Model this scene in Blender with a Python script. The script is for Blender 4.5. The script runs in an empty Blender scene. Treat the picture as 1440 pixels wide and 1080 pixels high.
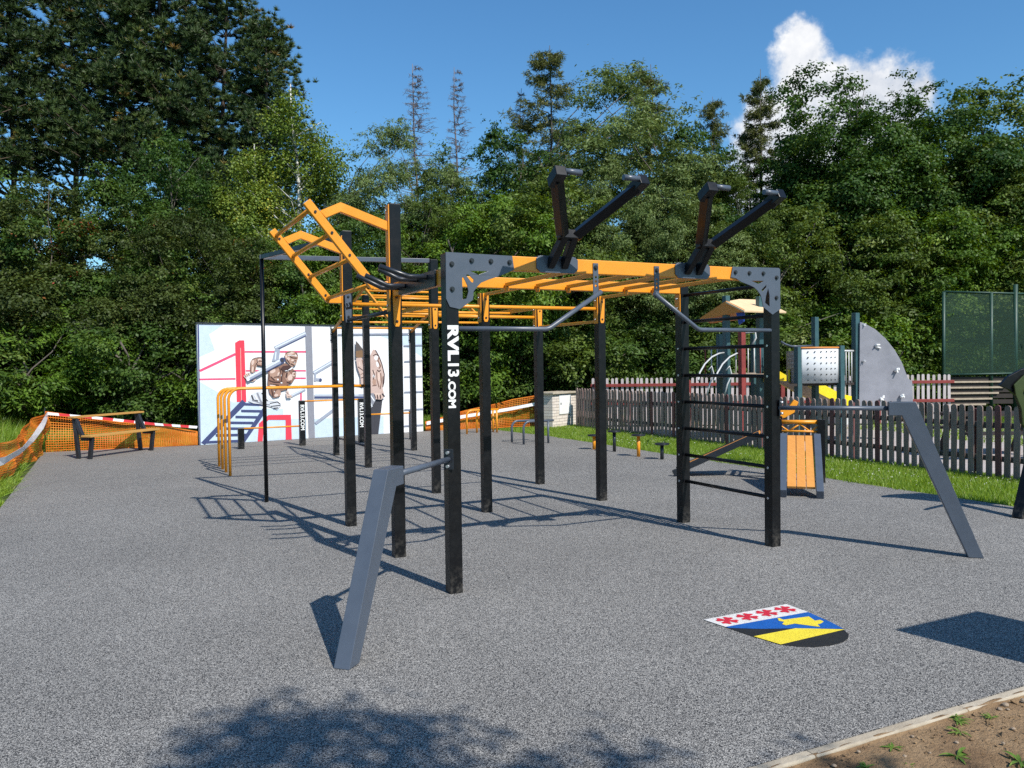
import bpy, bmesh, math, random
import numpy as np
from mathutils import Vector, Matrix
from mathutils.geometry import tessellate_polygon

random.seed(7)
rng = np.random.default_rng(11)
S = bpy.context.scene
COL = S.collection
PI = math.pi
R = math.radians

# ------------------------------------------------------------------ camera
YAW, PITCH, ROLL, FPX = 0.457, 0.0252, -0.0136, 1156.09
CAM = Vector((-2.2844, -5.6693, 1.7))
fw = Vector((math.sin(YAW)*math.cos(PITCH), math.cos(YAW)*math.cos(PITCH), -math.sin(PITCH)))
rt = Vector((math.cos(YAW), -math.sin(YAW), 0))
up = rt.cross(fw)
r2 = rt*math.cos(ROLL) + up*math.sin(ROLL)
u2 = up*math.cos(ROLL) - rt*math.sin(ROLL)
cd = bpy.data.cameras.new('camera')
cam = bpy.data.objects.new('camera', cd)
COL.objects.link(cam)
M3 = Matrix((r2, u2, -fw)).transposed()
cam.matrix_world = Matrix.Translation(CAM) @ M3.to_4x4()
cd.sensor_width = 36
cd.lens = 36*FPX/1440
cd.clip_start = 0.05
cd.clip_end = 2000
S.camera = cam

def at(x, y, D):
    """survey helper: real point seen at photo pixel x, y at depth D metres"""
    d = (fw*FPX + r2*(x-720) - u2*(y-540))
    return CAM + d*(D/FPX)

# ------------------------------------------------------------------ materials
MAT = {}
def nmat(name):
    m = bpy.data.materials.new(name)
    m.use_nodes = True
    nt = m.node_tree
    b = nt.nodes['Principled BSDF']
    return m, nt, b
def N(nt, t, **k):
    n = nt.nodes.new(t)
    for a, v in k.items():
        if a == 'op': n.operation = v
        elif a == 'inp':
            for i, val in v.items(): n.inputs[i].default_value = val
        else: setattr(n, a, v)
    return n
def L(nt, a, b): nt.links.new(a, b)
def ramp(nt, stops, interp='LINEAR'):
    r = nt.nodes.new('ShaderNodeValToRGB')
    cr = r.color_ramp
    cr.interpolation = interp
    while len(cr.elements) < len(stops): cr.elements.new(0.5)
    for e, (p, c) in zip(cr.elements, stops):
        e.position = p
        e.color = (c[0], c[1], c[2], 1)
    return r
def coat(name, col, rough=.38, var=.12, spec=.5, bump=.04, scale=6., metallic=0):
    """painted / powder-coated surface with slight dirt and orange-peel"""
    m, nt, b = nmat(name)
    tc = N(nt, 'ShaderNodeTexCoord')
    no = N(nt, 'ShaderNodeTexNoise', inp={'Scale': scale, 'Detail': 6, 'Roughness': .65})
    L(nt, tc.outputs['Object'], no.inputs['Vector'])
    lo = tuple(c*(1-var) for c in col); hi = tuple(min(1, c*(1+var)+.004*var) for c in col)
    r = ramp(nt, [(.3, lo), (.7, hi)])
    L(nt, no.outputs['Fac'], r.inputs['Fac'])
    L(nt, r.outputs['Color'], b.inputs['Base Color'])
    mr = N(nt, 'ShaderNodeMapRange', inp={'From Min': .3, 'From Max': .7, 'To Min': rough-.07, 'To Max': rough+.1})
    L(nt, no.outputs['Fac'], mr.inputs['Value'])
    L(nt, mr.outputs['Result'], b.inputs['Roughness'])
    b.inputs['Specular IOR Level'].default_value = spec
    b.inputs['Metallic'].default_value = metallic
    if bump:
        n2 = N(nt, 'ShaderNodeTexNoise', inp={'Scale': 260., 'Detail': 2})
        L(nt, tc.outputs['Object'], n2.inputs['Vector'])
        bp = N(nt, 'ShaderNodeBump', inp={'Strength': bump, 'Distance': .004})
        L(nt, n2.outputs['Fac'], bp.inputs['Height'])
        L(nt, bp.outputs['Normal'], b.inputs['Normal'])
    MAT[name] = m
    return m
coat('orange', (.76, .285, .016), .34, .07)
coat('black', (.0050, .0053, .0064), .30, .10, spec=.28)
def dust_foot(name):
    m = MAT[name]; nt = m.node_tree; b = nt.nodes['Principled BSDF']
    src = b.inputs['Base Color'].links[0].from_socket
    g = N(nt, 'ShaderNodeNewGeometry'); sp = N(nt, 'ShaderNodeSeparateXYZ'); L(nt, g.outputs['Position'], sp.inputs[0])
    no = N(nt, 'ShaderNodeTexNoise', inp={'Scale': 18., 'Detail': 7, 'Roughness': .7}); L(nt, g.outputs['Position'], no.inputs['Vector'])
    mr = N(nt, 'ShaderNodeMapRange', inp={'From Min': .0, 'From Max': .22, 'To Min': .42, 'To Max': .0}); L(nt, sp.outputs['Z'], mr.inputs['Value'])
    r = ramp(nt, [(.45, (0, 0, 0)), (.72, (1, 1, 1))]); L(nt, no.outputs['Fac'], r.inputs['Fac'])
    mu = N(nt, 'ShaderNodeMath', op='MULTIPLY'); L(nt, mr.outputs[0], mu.inputs[0]); L(nt, r.outputs['Color'], mu.inputs[1])
    sm = N(nt, 'ShaderNodeMath', op='MULTIPLY_ADD', inp={1: .03, 2: 0.}); L(nt, r.outputs['Color'], sm.inputs[0])
    ad = N(nt, 'ShaderNodeMath', op='ADD'); L(nt, mu.outputs[0], ad.inputs[0]); L(nt, sm.outputs[0], ad.inputs[1])
    mx = N(nt, 'ShaderNodeMix', data_type='RGBA'); L(nt, ad.outputs[0], mx.inputs[0]); L(nt, src, mx.inputs[6]); mx.inputs[7].default_value = (.20, .18, .155, 1)
    L(nt, mx.outputs[2], b.inputs['Base Color'])
dust_foot('black')
coat('horn_black', (.0058, .0064, .008), .34, .15, spec=.28)
coat('anthracite', (.074, .090, .118), .36, .07)
coat('darkgrey', (.017, .020, .026), .34, .12)
coat('bolt', (.02, .021, .023), .3, .1, bump=0)
coat('zinc', (.55, .56, .57), .3, .1, bump=0, metallic=.8)
coat('white', (.78, .78, .76), .45, .04)
coat('teal', (.035, .085, .095), .42, .15)
coat('yellow', (.80, .62, .012), .4, .05)
coat('roof_orange', (.62, .22, .035), .5, .08)
coat('grey_tube', (.50, .50, .49), .35, .08)
coat('hpl_grey', (.235, .235, .262), .55, .16, scale=3)
coat('hpl_light', (.58, .59, .60), .7, .05, spec=.2)
coat('redwood', (.22, .032, .026), .6, .2)
coat('roof_orange_sunlit', (.80, .57, .33), .5, .05)  # the orange roof again, with the sun's glare put into its colour
coat('blue', (.02, .06, .30), .45, .1)
coat('olive', (.034, .052, .008), .45, .15)
coat('net_green', (.014, .05, .034), .5, .15)
coat('plank_dark', (.026, .017, .013), .7, .3, scale=9)
coat('plank_pale', (.42, .33, .24), .7, .2, scale=9)
coat('rail_wood', (.06, .05, .047), .75, .3, scale=9)
coat('slide_under', (.33, .25, .16), .5, .1)
coat('tape_white', (.82, .80, .80), .5, .04, bump=0)
coat('tape_red', (.62, .03, .04), .5, .06, bump=0)
coat('stone', (.27, .205, .145), .85, .3, scale=20)

def wood(name, c1, c2, axis='Z', rough=.6, grain=14):
    m, nt, b = nmat(name)
    tc = N(nt, 'ShaderNodeTexCoord')
    mp = N(nt, 'ShaderNodeMapping')
    mp.inputs['Scale'].default_value = {'Z': (grain, grain, 1.2), 'X': (1.2, grain, grain), 'Y': (grain, 1.2, grain)}[axis]
    L(nt, tc.outputs['Object'], mp.inputs['Vector'])
    no = N(nt, 'ShaderNodeTexNoise', inp={'Scale': 3., 'Detail': 8, 'Roughness': .7, 'Distortion': .6})
    L(nt, mp.outputs['Vector'], no.inputs['Vector'])
    oi = N(nt, 'ShaderNodeObjectInfo')
    ad = N(nt, 'ShaderNodeMath', op='MULTIPLY_ADD', inp={1: .35, 2: -.17})
    L(nt, oi.outputs['Random'], ad.inputs[0])
    a2 = N(nt, 'ShaderNodeMath', op='ADD')
    L(nt, no.outputs['Fac'], a2.inputs[0]); L(nt, ad.outputs[0], a2.inputs[1])
    r = ramp(nt, [(.25, c1), (.75, c2)])
    L(nt, a2.outputs[0], r.inputs['Fac'])
    L(nt, r.outputs['Color'], b.inputs['Base Color'])
    b.inputs['Roughness'].default_value = rough
    bp = N(nt, 'ShaderNodeBump', inp={'Strength': .25, 'Distance': .004})
    L(nt, no.outputs['Fac'], bp.inputs['Height']); L(nt, bp.outputs['Normal'], b.inputs['Normal'])
    MAT[name] = m
wood('picket', (.15, .105, .088), (.30, .22, .19))
wood('picket_red', (.11, .035, .036), (.17, .065, .06))
wood('picket_pale', (.34, .30, .29), (.56, .50, .49))
wood('plank_orange', (.50, .19, .035), (.66, .29, .06), 'Y')
wood('bench_orange', (.40, .205, .05), (.56, .30, .075), 'X')
wood('pine_bark', (.045, .034, .028), (.12, .085, .06), rough=.9)
wood('bark', (.05, .043, .035), (.13, .11, .09), rough=.9)
wood('dead_bark', (.10, .085, .09), (.20, .17, .17), rough=.9)

def mat_birch():
    m, nt, b = nmat('birch_bark')
    tc = N(nt, 'ShaderNodeTexCoord'); mp = N(nt, 'ShaderNodeMapping')
    mp.inputs['Scale'].default_value = (2, 2, 9)
    L(nt, tc.outputs['Object'], mp.inputs['Vector'])
    no = N(nt, 'ShaderNodeTexNoise', inp={'Scale': 1.2, 'Detail': 5})
    L(nt, mp.outputs['Vector'], no.inputs['Vector'])
    r = ramp(nt, [(.36, (.04, .035, .03)), (.46, (.50, .48, .44)), (.8, (.70, .68, .63))])
    L(nt, no.outputs['Fac'], r.inputs['Fac']); L(nt, r.outputs['Color'], b.inputs['Base Color'])
    b.inputs['Roughness'].default_value = .8
    MAT['birch_bark'] = m
mat_birch()

def mat_rubber():
    m, nt, b = nmat('rubber_granulate')
    tc = N(nt, 'ShaderNodeTexCoord')
    v = N(nt, 'ShaderNodeTexVoronoi', inp={'Scale': 250., 'Randomness': 1.})
    L(nt, tc.outputs['Object'], v.inputs['Vector'])
    sep = N(nt, 'ShaderNodeSeparateColor'); L(nt, v.outputs['Color'], sep.inputs[0])
    r = ramp(nt, [(0, (.02, .022, .026)), (.30, (.055, .058, .066)), (.50, (.225, .228, .235)), (.75, (.40, .40, .405)), (1, (.66, .66, .655))])
    L(nt, sep.outputs[0], r.inputs['Fac'])
    big = N(nt, 'ShaderNodeTexNoise', inp={'Scale': .55, 'Detail': 5, 'Roughness': .6})
    L(nt, tc.outputs['Object'], big.inputs['Vector'])
    rb = ramp(nt, [(.3, (.67, .64, .595)), (.7, (.85, .81, .748))])
    L(nt, big.outputs['Fac'], rb.inputs['Fac'])
    # trodden-in dust gathers towards the older far end of the pad
    sx = N(nt, 'ShaderNodeSeparateXYZ'); L(nt, tc.outputs['Object'], sx.inputs[0])
    dm = N(nt, 'ShaderNodeMapRange', inp={'From Min': 5., 'From Max': 14., 'To Min': 0., 'To Max': 1.15})
    n3 = N(nt, 'ShaderNodeTexNoise', inp={'Scale': 2.2, 'Detail': 6})
    L(nt, tc.outputs['Object'], n3.inputs['Vector'])
    L(nt, sx.outputs['Y'], dm.inputs['Value'])
    dmul = N(nt, 'ShaderNodeMath', op='MULTIPLY'); L(nt, dm.outputs[0], dmul.inputs[0]); L(nt, n3.outputs['Fac'], dmul.inputs[1])
    mx0 = N(nt, 'ShaderNodeMix', data_type='RGBA', blend_type='MULTIPLY', inp={0: 1.})
    L(nt, r.outputs['Color'], mx0.inputs[6]); L(nt, rb.outputs['Color'], mx0.inputs[7])
    mx1 = N(nt, 'ShaderNodeMix', data_type='RGBA')
    L(nt, dmul.outputs[0], mx1.inputs[0]); L(nt, mx0.outputs[2], mx1.inputs[6]); mx1.inputs[7].default_value = (.192, .174, .153, 1)
    L(nt, mx1.outputs[2], b.inputs['Base Color'])
    b.inputs['Roughness'].default_value = .82
    b.inputs['Specular IOR Level'].default_value = .25
    bp = N(nt, 'ShaderNodeBump', inp={'Strength': .55, 'Distance': .004})
    L(nt, v.outputs['Distance'], bp.inputs['Height']); L(nt, bp.outputs['Normal'], b.inputs['Normal'])
    MAT['rubber'] = m
mat_rubber()

def mat_noise(name, stops, scale, rough=.9, bump=.3, bscale=None, dist=.02, detail=8):
    m, nt, b = nmat(name)
    tc = N(nt, 'ShaderNodeTexCoord')
    no = N(nt, 'ShaderNodeTexNoise', inp={'Scale': scale, 'Detail': detail, 'Roughness': .68})
    L(nt, tc.outputs['Object'], no.inputs['Vector'])
    r = ramp(nt, stops); L(nt, no.outputs['Fac'], r.inputs['Fac']); L(nt, r.outputs['Color'], b.inputs['Base Color'])
    n2 = N(nt, 'ShaderNodeTexNoise', inp={'Scale': bscale or scale*8, 'Detail': 6, 'Roughness': .7})
    L(nt, tc.outputs['Object'], n2.inputs['Vector'])
    bp = N(nt, 'ShaderNodeBump', inp={'Strength': bump, 'Distance': dist})
    L(nt, n2.outputs['Fac'], bp.inputs['Height']); L(nt, bp.outputs['Normal'], b.inputs['Normal'])
    b.inputs['Roughness'].default_value = rough
    b.inputs['Specular IOR Level'].default_value = .2
    MAT[name] = m
mat_noise('soil', [(.25, (.10, .060, .033)), (.45, (.24, .152, .083)), (.6, (.32, .212, .118)), (.8, (.42, .30, .185))], 2.6, bump=.9, bscale=38, dist=.03)
mat_noise('turf', [(.3, (.05, .085, .018)), (.5, (.10, .165, .03)), (.7, (.16, .20, .055))], 2.2, bump=.8, bscale=40)
mat_noise('ground', [(.3, (.02, .03, .01)), (.55, (.05, .075, .02)), (.8, (.09, .08, .04))], .7, bump=.8, bscale=14)
mat_noise('sand', [(.25, (.30, .26, .24)), (.5, (.42, .37, .345)), (.8, (.50, .45, .42))], 4, bump=.4, bscale=60)
mat_noise('concrete', [(.2, (.27, .22, .16)), (.5, (.42, .36, .275)), (.8, (.52, .46, .37))], 5, bump=.5, bscale=60, dist=.01)

def mat_brick():
    m, nt, b = nmat('block_masonry')
    tc = N(nt, 'ShaderNodeTexCoord')
    mp = N(nt, 'ShaderNodeMapping'); mp.inputs['Rotation'].default_value = (R(90), 0, 0)
    L(nt, tc.outputs['Object'], mp.inputs['Vector'])
    br = N(nt, 'ShaderNodeTexBrick', inp={'Color1': (.62, .54, .46, 1), 'Color2': (.70, .63, .56, 1), 'Mortar': (.32, .28, .25, 1), 'Scale': 1., 'Mortar Size': .006, 'Brick Width': .24, 'Row Height': .075})
    L(nt, mp.outputs['Vector'], br.inputs['Vector'])
    L(nt, br.outputs['Color'], b.inputs['Base Color'])
    bp = N(nt, 'ShaderNodeBump', inp={'Strength': .6, 'Distance': .006}); bp.invert = True
    L(nt, br.outputs['Fac'], bp.inputs['Height']); L(nt, bp.outputs['Normal'], b.inputs['Normal'])
    b.inputs['Roughness'].default_value = .85
    MAT['brick'] = m
mat_brick()

def mat_mesh():
    m, nt, b = nmat('fine_green_mesh')
    b.inputs['Base Color'].default_value = (.014, .052, .028, 1); b.inputs['Roughness'].default_value = .7
    tr = N(nt, 'ShaderNodeBsdfTransparent'); mx = N(nt, 'ShaderNodeMixShader', inp={0: .46})
    L(nt, tr.outputs[0], mx.inputs[1]); L(nt, b.outputs[0], mx.inputs[2])
    L(nt, mx.outputs[0], nt.nodes['Material Output'].inputs['Surface'])
    MAT['green_mesh'] = m
mat_mesh()

def mat_net():
    m, nt, b = nmat('orange_plastic_net')
    tc = N(nt, 'ShaderNodeTexCoord'); no = N(nt, 'ShaderNodeTexNoise', inp={'Scale': 1.7, 'Detail': 4})
    L(nt, tc.outputs['Object'], no.inputs['Vector'])
    r = ramp(nt, [(.35, (.82, .19, .015)), (.65, (.92, .37, .04))]); L(nt, no.outputs['Fac'], r.inputs['Fac'])
    L(nt, r.outputs['Color'], b.inputs['Base Color']); b.inputs['Roughness'].default_value = .45
    t = N(nt, 'ShaderNodeBsdfTranslucent'); L(nt, r.outputs['Color'], t.inputs['Color'])
    mx = N(nt, 'ShaderNodeMixShader', inp={0: .35})
    L(nt, b.outputs[0], mx.inputs[1]); L(nt, t.outputs[0], mx.inputs[2])
    L(nt, mx.outputs[0], nt.nodes['Material Output'].inputs['Surface'])
    MAT['net'] = m
mat_net()

def leafmat(name, stops, transl=.25, rough=.50, spec=.22):
    m, nt, b = nmat(name)
    a = N(nt, 'ShaderNodeAttribute', attribute_name='tint')
    oi = N(nt, 'ShaderNodeObjectInfo')
    md = N(nt, 'ShaderNodeMath', op='MULTIPLY_ADD', inp={1: .16, 2: -.08}); L(nt, oi.outputs['Random'], md.inputs[0])
    ad = N(nt, 'ShaderNodeMath', op='ADD'); L(nt, a.outputs['Fac'], ad.inputs[0]); L(nt, md.outputs[0], ad.inputs[1])
    r = ramp(nt, stops); L(nt, ad.outputs[0], r.inputs['Fac'])
    L(nt, r.outputs['Color'], b.inputs['Base Color'])
    b.inputs['Roughness'].default_value = rough
    b.inputs['Specular IOR Level'].default_value = spec
    t = N(nt, 'ShaderNodeBsdfTranslucent')
    hs = N(nt, 'ShaderNodeHueSaturation', inp={'Hue': .48, 'Saturation': 1.15, 'Value': 1.5}); L(nt, r.outputs['Color'], hs.inputs['Color'])
    L(nt, hs.outputs[0], t.inputs['Color'])
    mx = N(nt, 'ShaderNodeMixShader', inp={0: transl})
    L(nt, b.outputs[0], mx.inputs[1]); L(nt, t.outputs[0], mx.inputs[2])
    L(nt, mx.outputs[0], nt.nodes['Material Output'].inputs['Surface'])
    MAT[name] = m
leafmat('leaf_oak', [(0, (0.020, 0.049, 0.010)), (.5, (0.043, 0.092, 0.016)), (.85, (0.078, 0.140, 0.023)), (1, (0.129, 0.183, 0.037))])
leafmat('leaf_shrub', [(0, (0.026, 0.051, 0.010)), (.5, (0.058, 0.108, 0.019)), (.84, (0.105, 0.167, 0.031)), (1, (0.170, 0.224, 0.054))])
leafmat('leaf_berry', [(0, (0.032, 0.046, 0.013)), (.5, (0.063, 0.089, 0.019)), (.86, (0.104, 0.135, 0.029)), (.93, (0.238, 0.056, 0.021)), (1, (0.300, 0.048, 0.021))])
leafmat('leaf_silver', [(0, (0.070, 0.105, 0.029)), (.5, (0.148, 0.204, 0.062)), (.85, (0.234, 0.299, 0.109)), (1, (0.348, 0.414, 0.173))])
leafmat('leaf_bright', [(0, (0.039, 0.084, 0.010)), (.5, (0.093, 0.167, 0.019)), (.85, (0.156, 0.248, 0.032)), (1, (0.225, 0.304, 0.053))])
leafmat('leaf_olive', [(0, (0.042, 0.070, 0.014)), (.5, (0.093, 0.138, 0.022)), (.85, (0.140, 0.198, 0.041)), (1, (0.202, 0.238, 0.068))])
leafmat('leaf_birch', [(0, (0.078, 0.127, 0.019)), (.5, (0.152, 0.217, 0.035)), (.85, (0.243, 0.283, 0.042)), (1, (0.401, 0.359, 0.042))])
leafmat('needle_pine', [(0, (0.023, 0.044, 0.015)), (.5, (0.050, 0.084, 0.022)), (.85, (0.091, 0.122, 0.025)), (1, (0.226, 0.133, 0.031))], .08, .5, .3)
leafmat('needle_larch', [(0, (0.054, 0.067, 0.018)), (.5, (0.101, 0.115, 0.027)), (.85, (0.162, 0.168, 0.038)), (1, (0.230, 0.194, 0.052))], .12, .5, .3)
leafmat('grass_blade', [(0, (.10, .175, .020)), (.5, (.20, .32, .036)), (.85, (.33, .43, .065)), (1, (.50, .48, .18))], .35, .45, .35)
leafmat('weed_leaf', [(0, (0.074, 0.142, 0.023)), (.5, (0.135, 0.243, 0.039)), (1, (0.257, 0.338, 0.078))], .3)
leafmat('daisy', [(0, (0.750, 0.740, 0.680)), (1, (0.820, 0.800, 0.700))], .2)

def flat(name, col, rough=.6, spec=.3, var=.06, scale=8):
    return coat('paint_'+name, col, rough, var, spec, 0, scale)
for k, c in dict(white=(.74, .74, .745), pale=(.50, .60, .69), red=(.68, .045, .075), pink=(.66, .075, .17), grey=(.23, .235, .27),
                 navy=(.045, .06, .15), dark=(.045, .045, .055), skin_m=(.38, .235, .175), skin_p=(.50, .365, .315), hair_d=(.09, .075, .07), skin=(.23, .125, .09), skin_d=(.065, .032, .028), skin_l=(.60, .45, .38),
                 steel=(.30, .33, .40), steel_l=(.62, .67, .74), lines=(.22, .24, .30), hair=(.20, .115, .06), cloth=(.55, .57, .60),
                 e_red=(.62, .025, .05), e_blue=(.012, .11, .42), e_yel=(.85, .68, .05), e_blk=(.022, .022, .022), e_wht=(.74, .72, .69), edge=(.03, .04, .14)).items():
    flat(k, c)

for k in ('e_red', 'e_blue', 'e_yel', 'e_blk', 'e_wht'):
    m = MAT['paint_'+k]; nt = m.node_tree; b = nt.nodes['Principled BSDF']; src = b.inputs['Base Color'].links[0].from_socket
    tc = N(nt, 'ShaderNodeTexCoord'); v = N(nt, 'ShaderNodeTexVoronoi', inp={'Scale': 250.}); L(nt, tc.outputs['Object'], v.inputs['Vector'])
    sp = N(nt, 'ShaderNodeSeparateColor'); L(nt, v.outputs['Color'], sp.inputs[0])
    r = ramp(nt, [(0, (.42, .42, .44)), (.22, (.80, .80, .80)), (1, (1.0, 1.0, 1.0))]); L(nt, sp.outputs[0], r.inputs['Fac'])
    mx = N(nt, 'ShaderNodeMix', data_type='RGBA', blend_type='MULTIPLY', inp={0: 1.}); L(nt, src, mx.inputs[6]); L(nt, r.outputs['Color'], mx.inputs[7])
    L(nt, mx.outputs[2], b.inputs['Base Color'])
    bp = N(nt, 'ShaderNodeBump', inp={'Strength': .4, 'Distance': .003}); L(nt, v.outputs['Distance'], bp.inputs['Height']); L(nt, bp.outputs['Normal'], b.inputs['Normal'])
# ------------------------------------------------------------------ object helpers
def link(name, me, mats, parent=None):
    o = bpy.data.objects.new(name, me)
    COL.objects.link(o)
    for m in (mats if isinstance(mats, (list, tuple)) else [mats]):
        me.materials.append(MAT[m] if isinstance(m, str) else m)
    if parent is not None: o.parent = parent
    return o
def tag(o, label=None, cat=None, group=None, kind=None):
    if label: o['label'] = label
    if cat: o['category'] = cat
    if group: o['group'] = group
    if kind: o['kind'] = kind
    return o
def thing(name, label, cat, loc=(0, 0, 0), rz=0, group=None):
    o = bpy.data.objects.new(name, None)
    COL.objects.link(o)
    o.location = loc
    o.rotation_euler = (0, 0, rz)
    o.empty_display_size = .2
    return tag(o, label, cat, group)
def copy_tree(root, loc, rz, sc, label, group=None, mat=None):
    r = root.copy(); COL.objects.link(r)
    r.location = loc; r.rotation_euler = (0, 0, rz); r.scale = sc
    r['label'] = label
    if group: r['group'] = group
    for ch in root.children:
        c = ch.copy(); COL.objects.link(c); c.parent = r
        if mat and ch.name.split('.')[0] == 'crown':
            c.material_slots[0].link = 'OBJECT'; c.material_slots[0].material = MAT[mat]
    return r

class MB:
    def __init__(s): s.v = []; s.f = []; s.smooth = []
    def add(s, vs, fs, smooth=False):
        b = len(s.v)
        s.v += [tuple(v) for v in vs]
        for f in fs:
            s.f.append(tuple(b+i for i in f)); s.smooth.append(smooth)
        return s
    def box(s, c, size, rot=None):
        x, y, z = (d/2 for d in size); c = Vector(c)
        vs = [Vector((a*x, b*y, d*z)) for a in (-1, 1) for b in (-1, 1) for d in (-1, 1)]
        if rot is not None: vs = [rot @ v for v in vs]
        return s.add([v+c for v in vs], [(0, 1, 3, 2), (4, 6, 7, 5), (0, 4, 5, 1), (2, 3, 7, 6), (0, 2, 6, 4), (1, 5, 7, 3)])
    def bar(s, p0, p1, w, h, upv=(0, 0, 1)):
        """square section from p0 to p1; w across, h along upv"""
        p0, p1 = Vector(p0), Vector(p1)
        d = (p1-p0).normalized(); x = d.cross(Vector(upv))
        if x.length < 1e-4: x = d.cross(Vector((1, 0, 0)))
        x.normalize(); z = x.cross(d).normalized()
        vs = [p + x*(a*w/2) + z*(b*h/2) for p in (p0, p1) for a, b in ((-1, -1), (1, -1), (1, 1), (-1, 1))]
        return s.add(vs, [(3, 2, 1, 0), (4, 5, 6, 7), (0, 1, 5, 4), (1, 2, 6, 5), (2, 3, 7, 6), (3, 0, 4, 7)])
    def tube(s, pts, r, n=12, cap=True):
        pts = [Vector(p) for p in pts]
        rs = r if isinstance(r, (list, tuple)) else [r]*len(pts)
        ds = []
        for i in range(len(pts)):
            a = pts[i]-pts[i-1] if i else pts[1]-pts[0]
            b = pts[i+1]-pts[i] if i < len(pts)-1 else pts[-1]-pts[-2]
            t = a.normalized()+b.normalized()
            if t.length < 1e-6: t = a
            ds.append(t.normalized())
        ref = Vector((0, 0, 1)) if abs(ds[0].z) < .9 else Vector((1, 0, 0))
        x = ds[0].cross(ref).normalized()
        b0 = len(s.v); fs = []
        for i, p in enumerate(pts):
            x = (x - ds[i]*x.dot(ds[i])).normalized(); y = ds[i].cross(x)
            k = 1
            for j in range(n):
                an = 2*PI*j/n
                s.v.append(tuple(p + (x*math.cos(an)+y*math.sin(an))*rs[i]*k))
        for i in range(len(pts)-1):
            for j in range(n):
                a = b0+i*n+j; b = b0+i*n+(j+1) % n
                s.f.append((a, b, b+n, a+n)); s.smooth.append(True)
        if cap:
            s.f.append(tuple(b0+j for j in range(n))[::-1]); s.smooth.append(False)
            e = b0+(len(pts)-1)*n
            s.f.append(tuple(e+j for j in range(n))); s.smooth.append(False)
        return s
    def cyl(s, c, axis, r, h, n=12):
        c = Vector(c); a = Vector(axis).normalized()*h/2
        return s.tube([c-a, c+a], r, n)
    def prism(s, polys, O, X, Y, t):
        """extrude outline (first) with holes; O + X*a + Y*b, thickness t along X x Y"""
        O, X, Y = Vector(O), Vector(X), Vector(Y); Z = X.cross(Y).normalized()*t
        flat2 = [[Vector((a, b, 0)) for a, b in p] for p in polys]
        tri = tessellate_polygon(flat2)
        pts = [p for q in polys for p in q]
        n = len(pts)
        vs = [O+X*a+Y*b for a, b in pts]; vs += [v+Z for v in vs]
        fs = []
        for a, b, c in tri:
            ar = (pts[b][0]-pts[a][0])*(pts[c][1]-pts[a][1])-(pts[b][1]-pts[a][1])*(pts[c][0]-pts[a][0])
            if ar < 0: a, c = c, a
            fs.append((c, b, a)); fs.append((a+n, b+n, c+n))
        o = 0
        for qi, q in enumerate(polys):
            m = len(q)
            ar = sum(q[i][0]*q[(i+1) % m][1]-q[(i+1) % m][0]*q[i][1] for i in range(m))
            flip = (ar < 0) != (qi > 0)
            for i in range(m):
                a, b = o+i, o+(i+1) % m
                fs.append((a, b, b+n, a+n) if not flip else (b, a, a+n, b+n))
            o += m
        return s.add(vs, fs)
    def build(s, name, mats, parent=None, bevel=0, seg=2):
        me = bpy.data.meshes.new(name)
        me.from_pydata(s.v, [], s.f)
        me.polygons.foreach_set('use_smooth', s.smooth)
        me.update()
        o = link(name, me, mats, parent)
        if bevel:
            md = o.modifiers.new('bevel', 'BEVEL'); md.width = bevel; md.segments = seg; md.limit_method = 'ANGLE'; md.angle_limit = R(40)
        return o
def arc(p0, p1, p2, r, n=6):
    """points rounding corner p1 with radius r"""
    p0, p1, p2 = Vector(p0), Vector(p1), Vector(p2)
    a = (p0-p1).normalized(); b = (p2-p1).normalized()
    half = a.angle(b)/2; t = r/math.tan(half)
    s, e = p1+a*t, p1+b*t
    c = p1+(a+b).normalized()*(r/math.sin(half))
    out = []
    for i in range(n+1):
        k = i/n
        v = (s-c).lerp(e-c, k); out.append(c+v.normalized()*r)
    return out
def text_mesh(txt, size, name, mat, parent, O, X, Y, thick=.0015, bold=.0, squeeze=1.0, shear=0):
    cu = bpy.data.curves.new('txt', 'FONT'); cu.body = txt; cu.size = 1; cu.offset = bold; cu.shear = shear
    ob = bpy.data.objects.new('txt', cu); COL.objects.link(ob)
    dg = bpy.context.evaluated_depsgraph_get(); dg.update()
    me = bpy.data.meshes.new_from_object(ob.evaluated_get(dg))
    bpy.data.objects.remove(ob); bpy.data.curves.remove(cu)
    co = np.zeros(len(me.vertices)*3); me.vertices.foreach_get('co', co); co = co.reshape(-1, 3)
    x0, y0 = co[:, 0].min(), co[:, 1].min(); w = co[:, 0].max()-x0; h = co[:, 1].max()-y0
    O, X, Y = Vector(O), Vector(X), Vector(Y)
    sx, sy = size
    Z = X.cross(Y).normalized()*thick
    for v in me.vertices:
        a = (v.co.x-x0)/w*sx; b = (v.co.y-y0)/h*sy
        v.co = O+X*a+Y*b+Z
    me.materials.clear()
    o = link(name, me, mat, parent); o.name = name
    return o

# ------------------------------------------------------------------ sky, sun
w = bpy.data.worlds.new('World'); S.world = w; w.use_nodes = True
nt = w.node_tree; bg = nt.nodes['Background']
sky = N(nt, 'ShaderNodeTexSky'); sky.sky_type = 'NISHITA'; sky.sun_disc = False
SUN_EL, SUN_AZ = R(46.2), math.atan2(.1941, -.981)
sky.sun_elevation = SUN_EL; sky.sun_rotation = SUN_AZ
sky.air_density = 1.15; sky.dust_density = .5; sky.ozone_density = 2.6; sky.altitude = 300
hs = N(nt, 'ShaderNodeHueSaturation', inp={'Saturation': 1.12, 'Value': 1.0}); L(nt, sky.outputs[0], hs.inputs['Color'])
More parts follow.
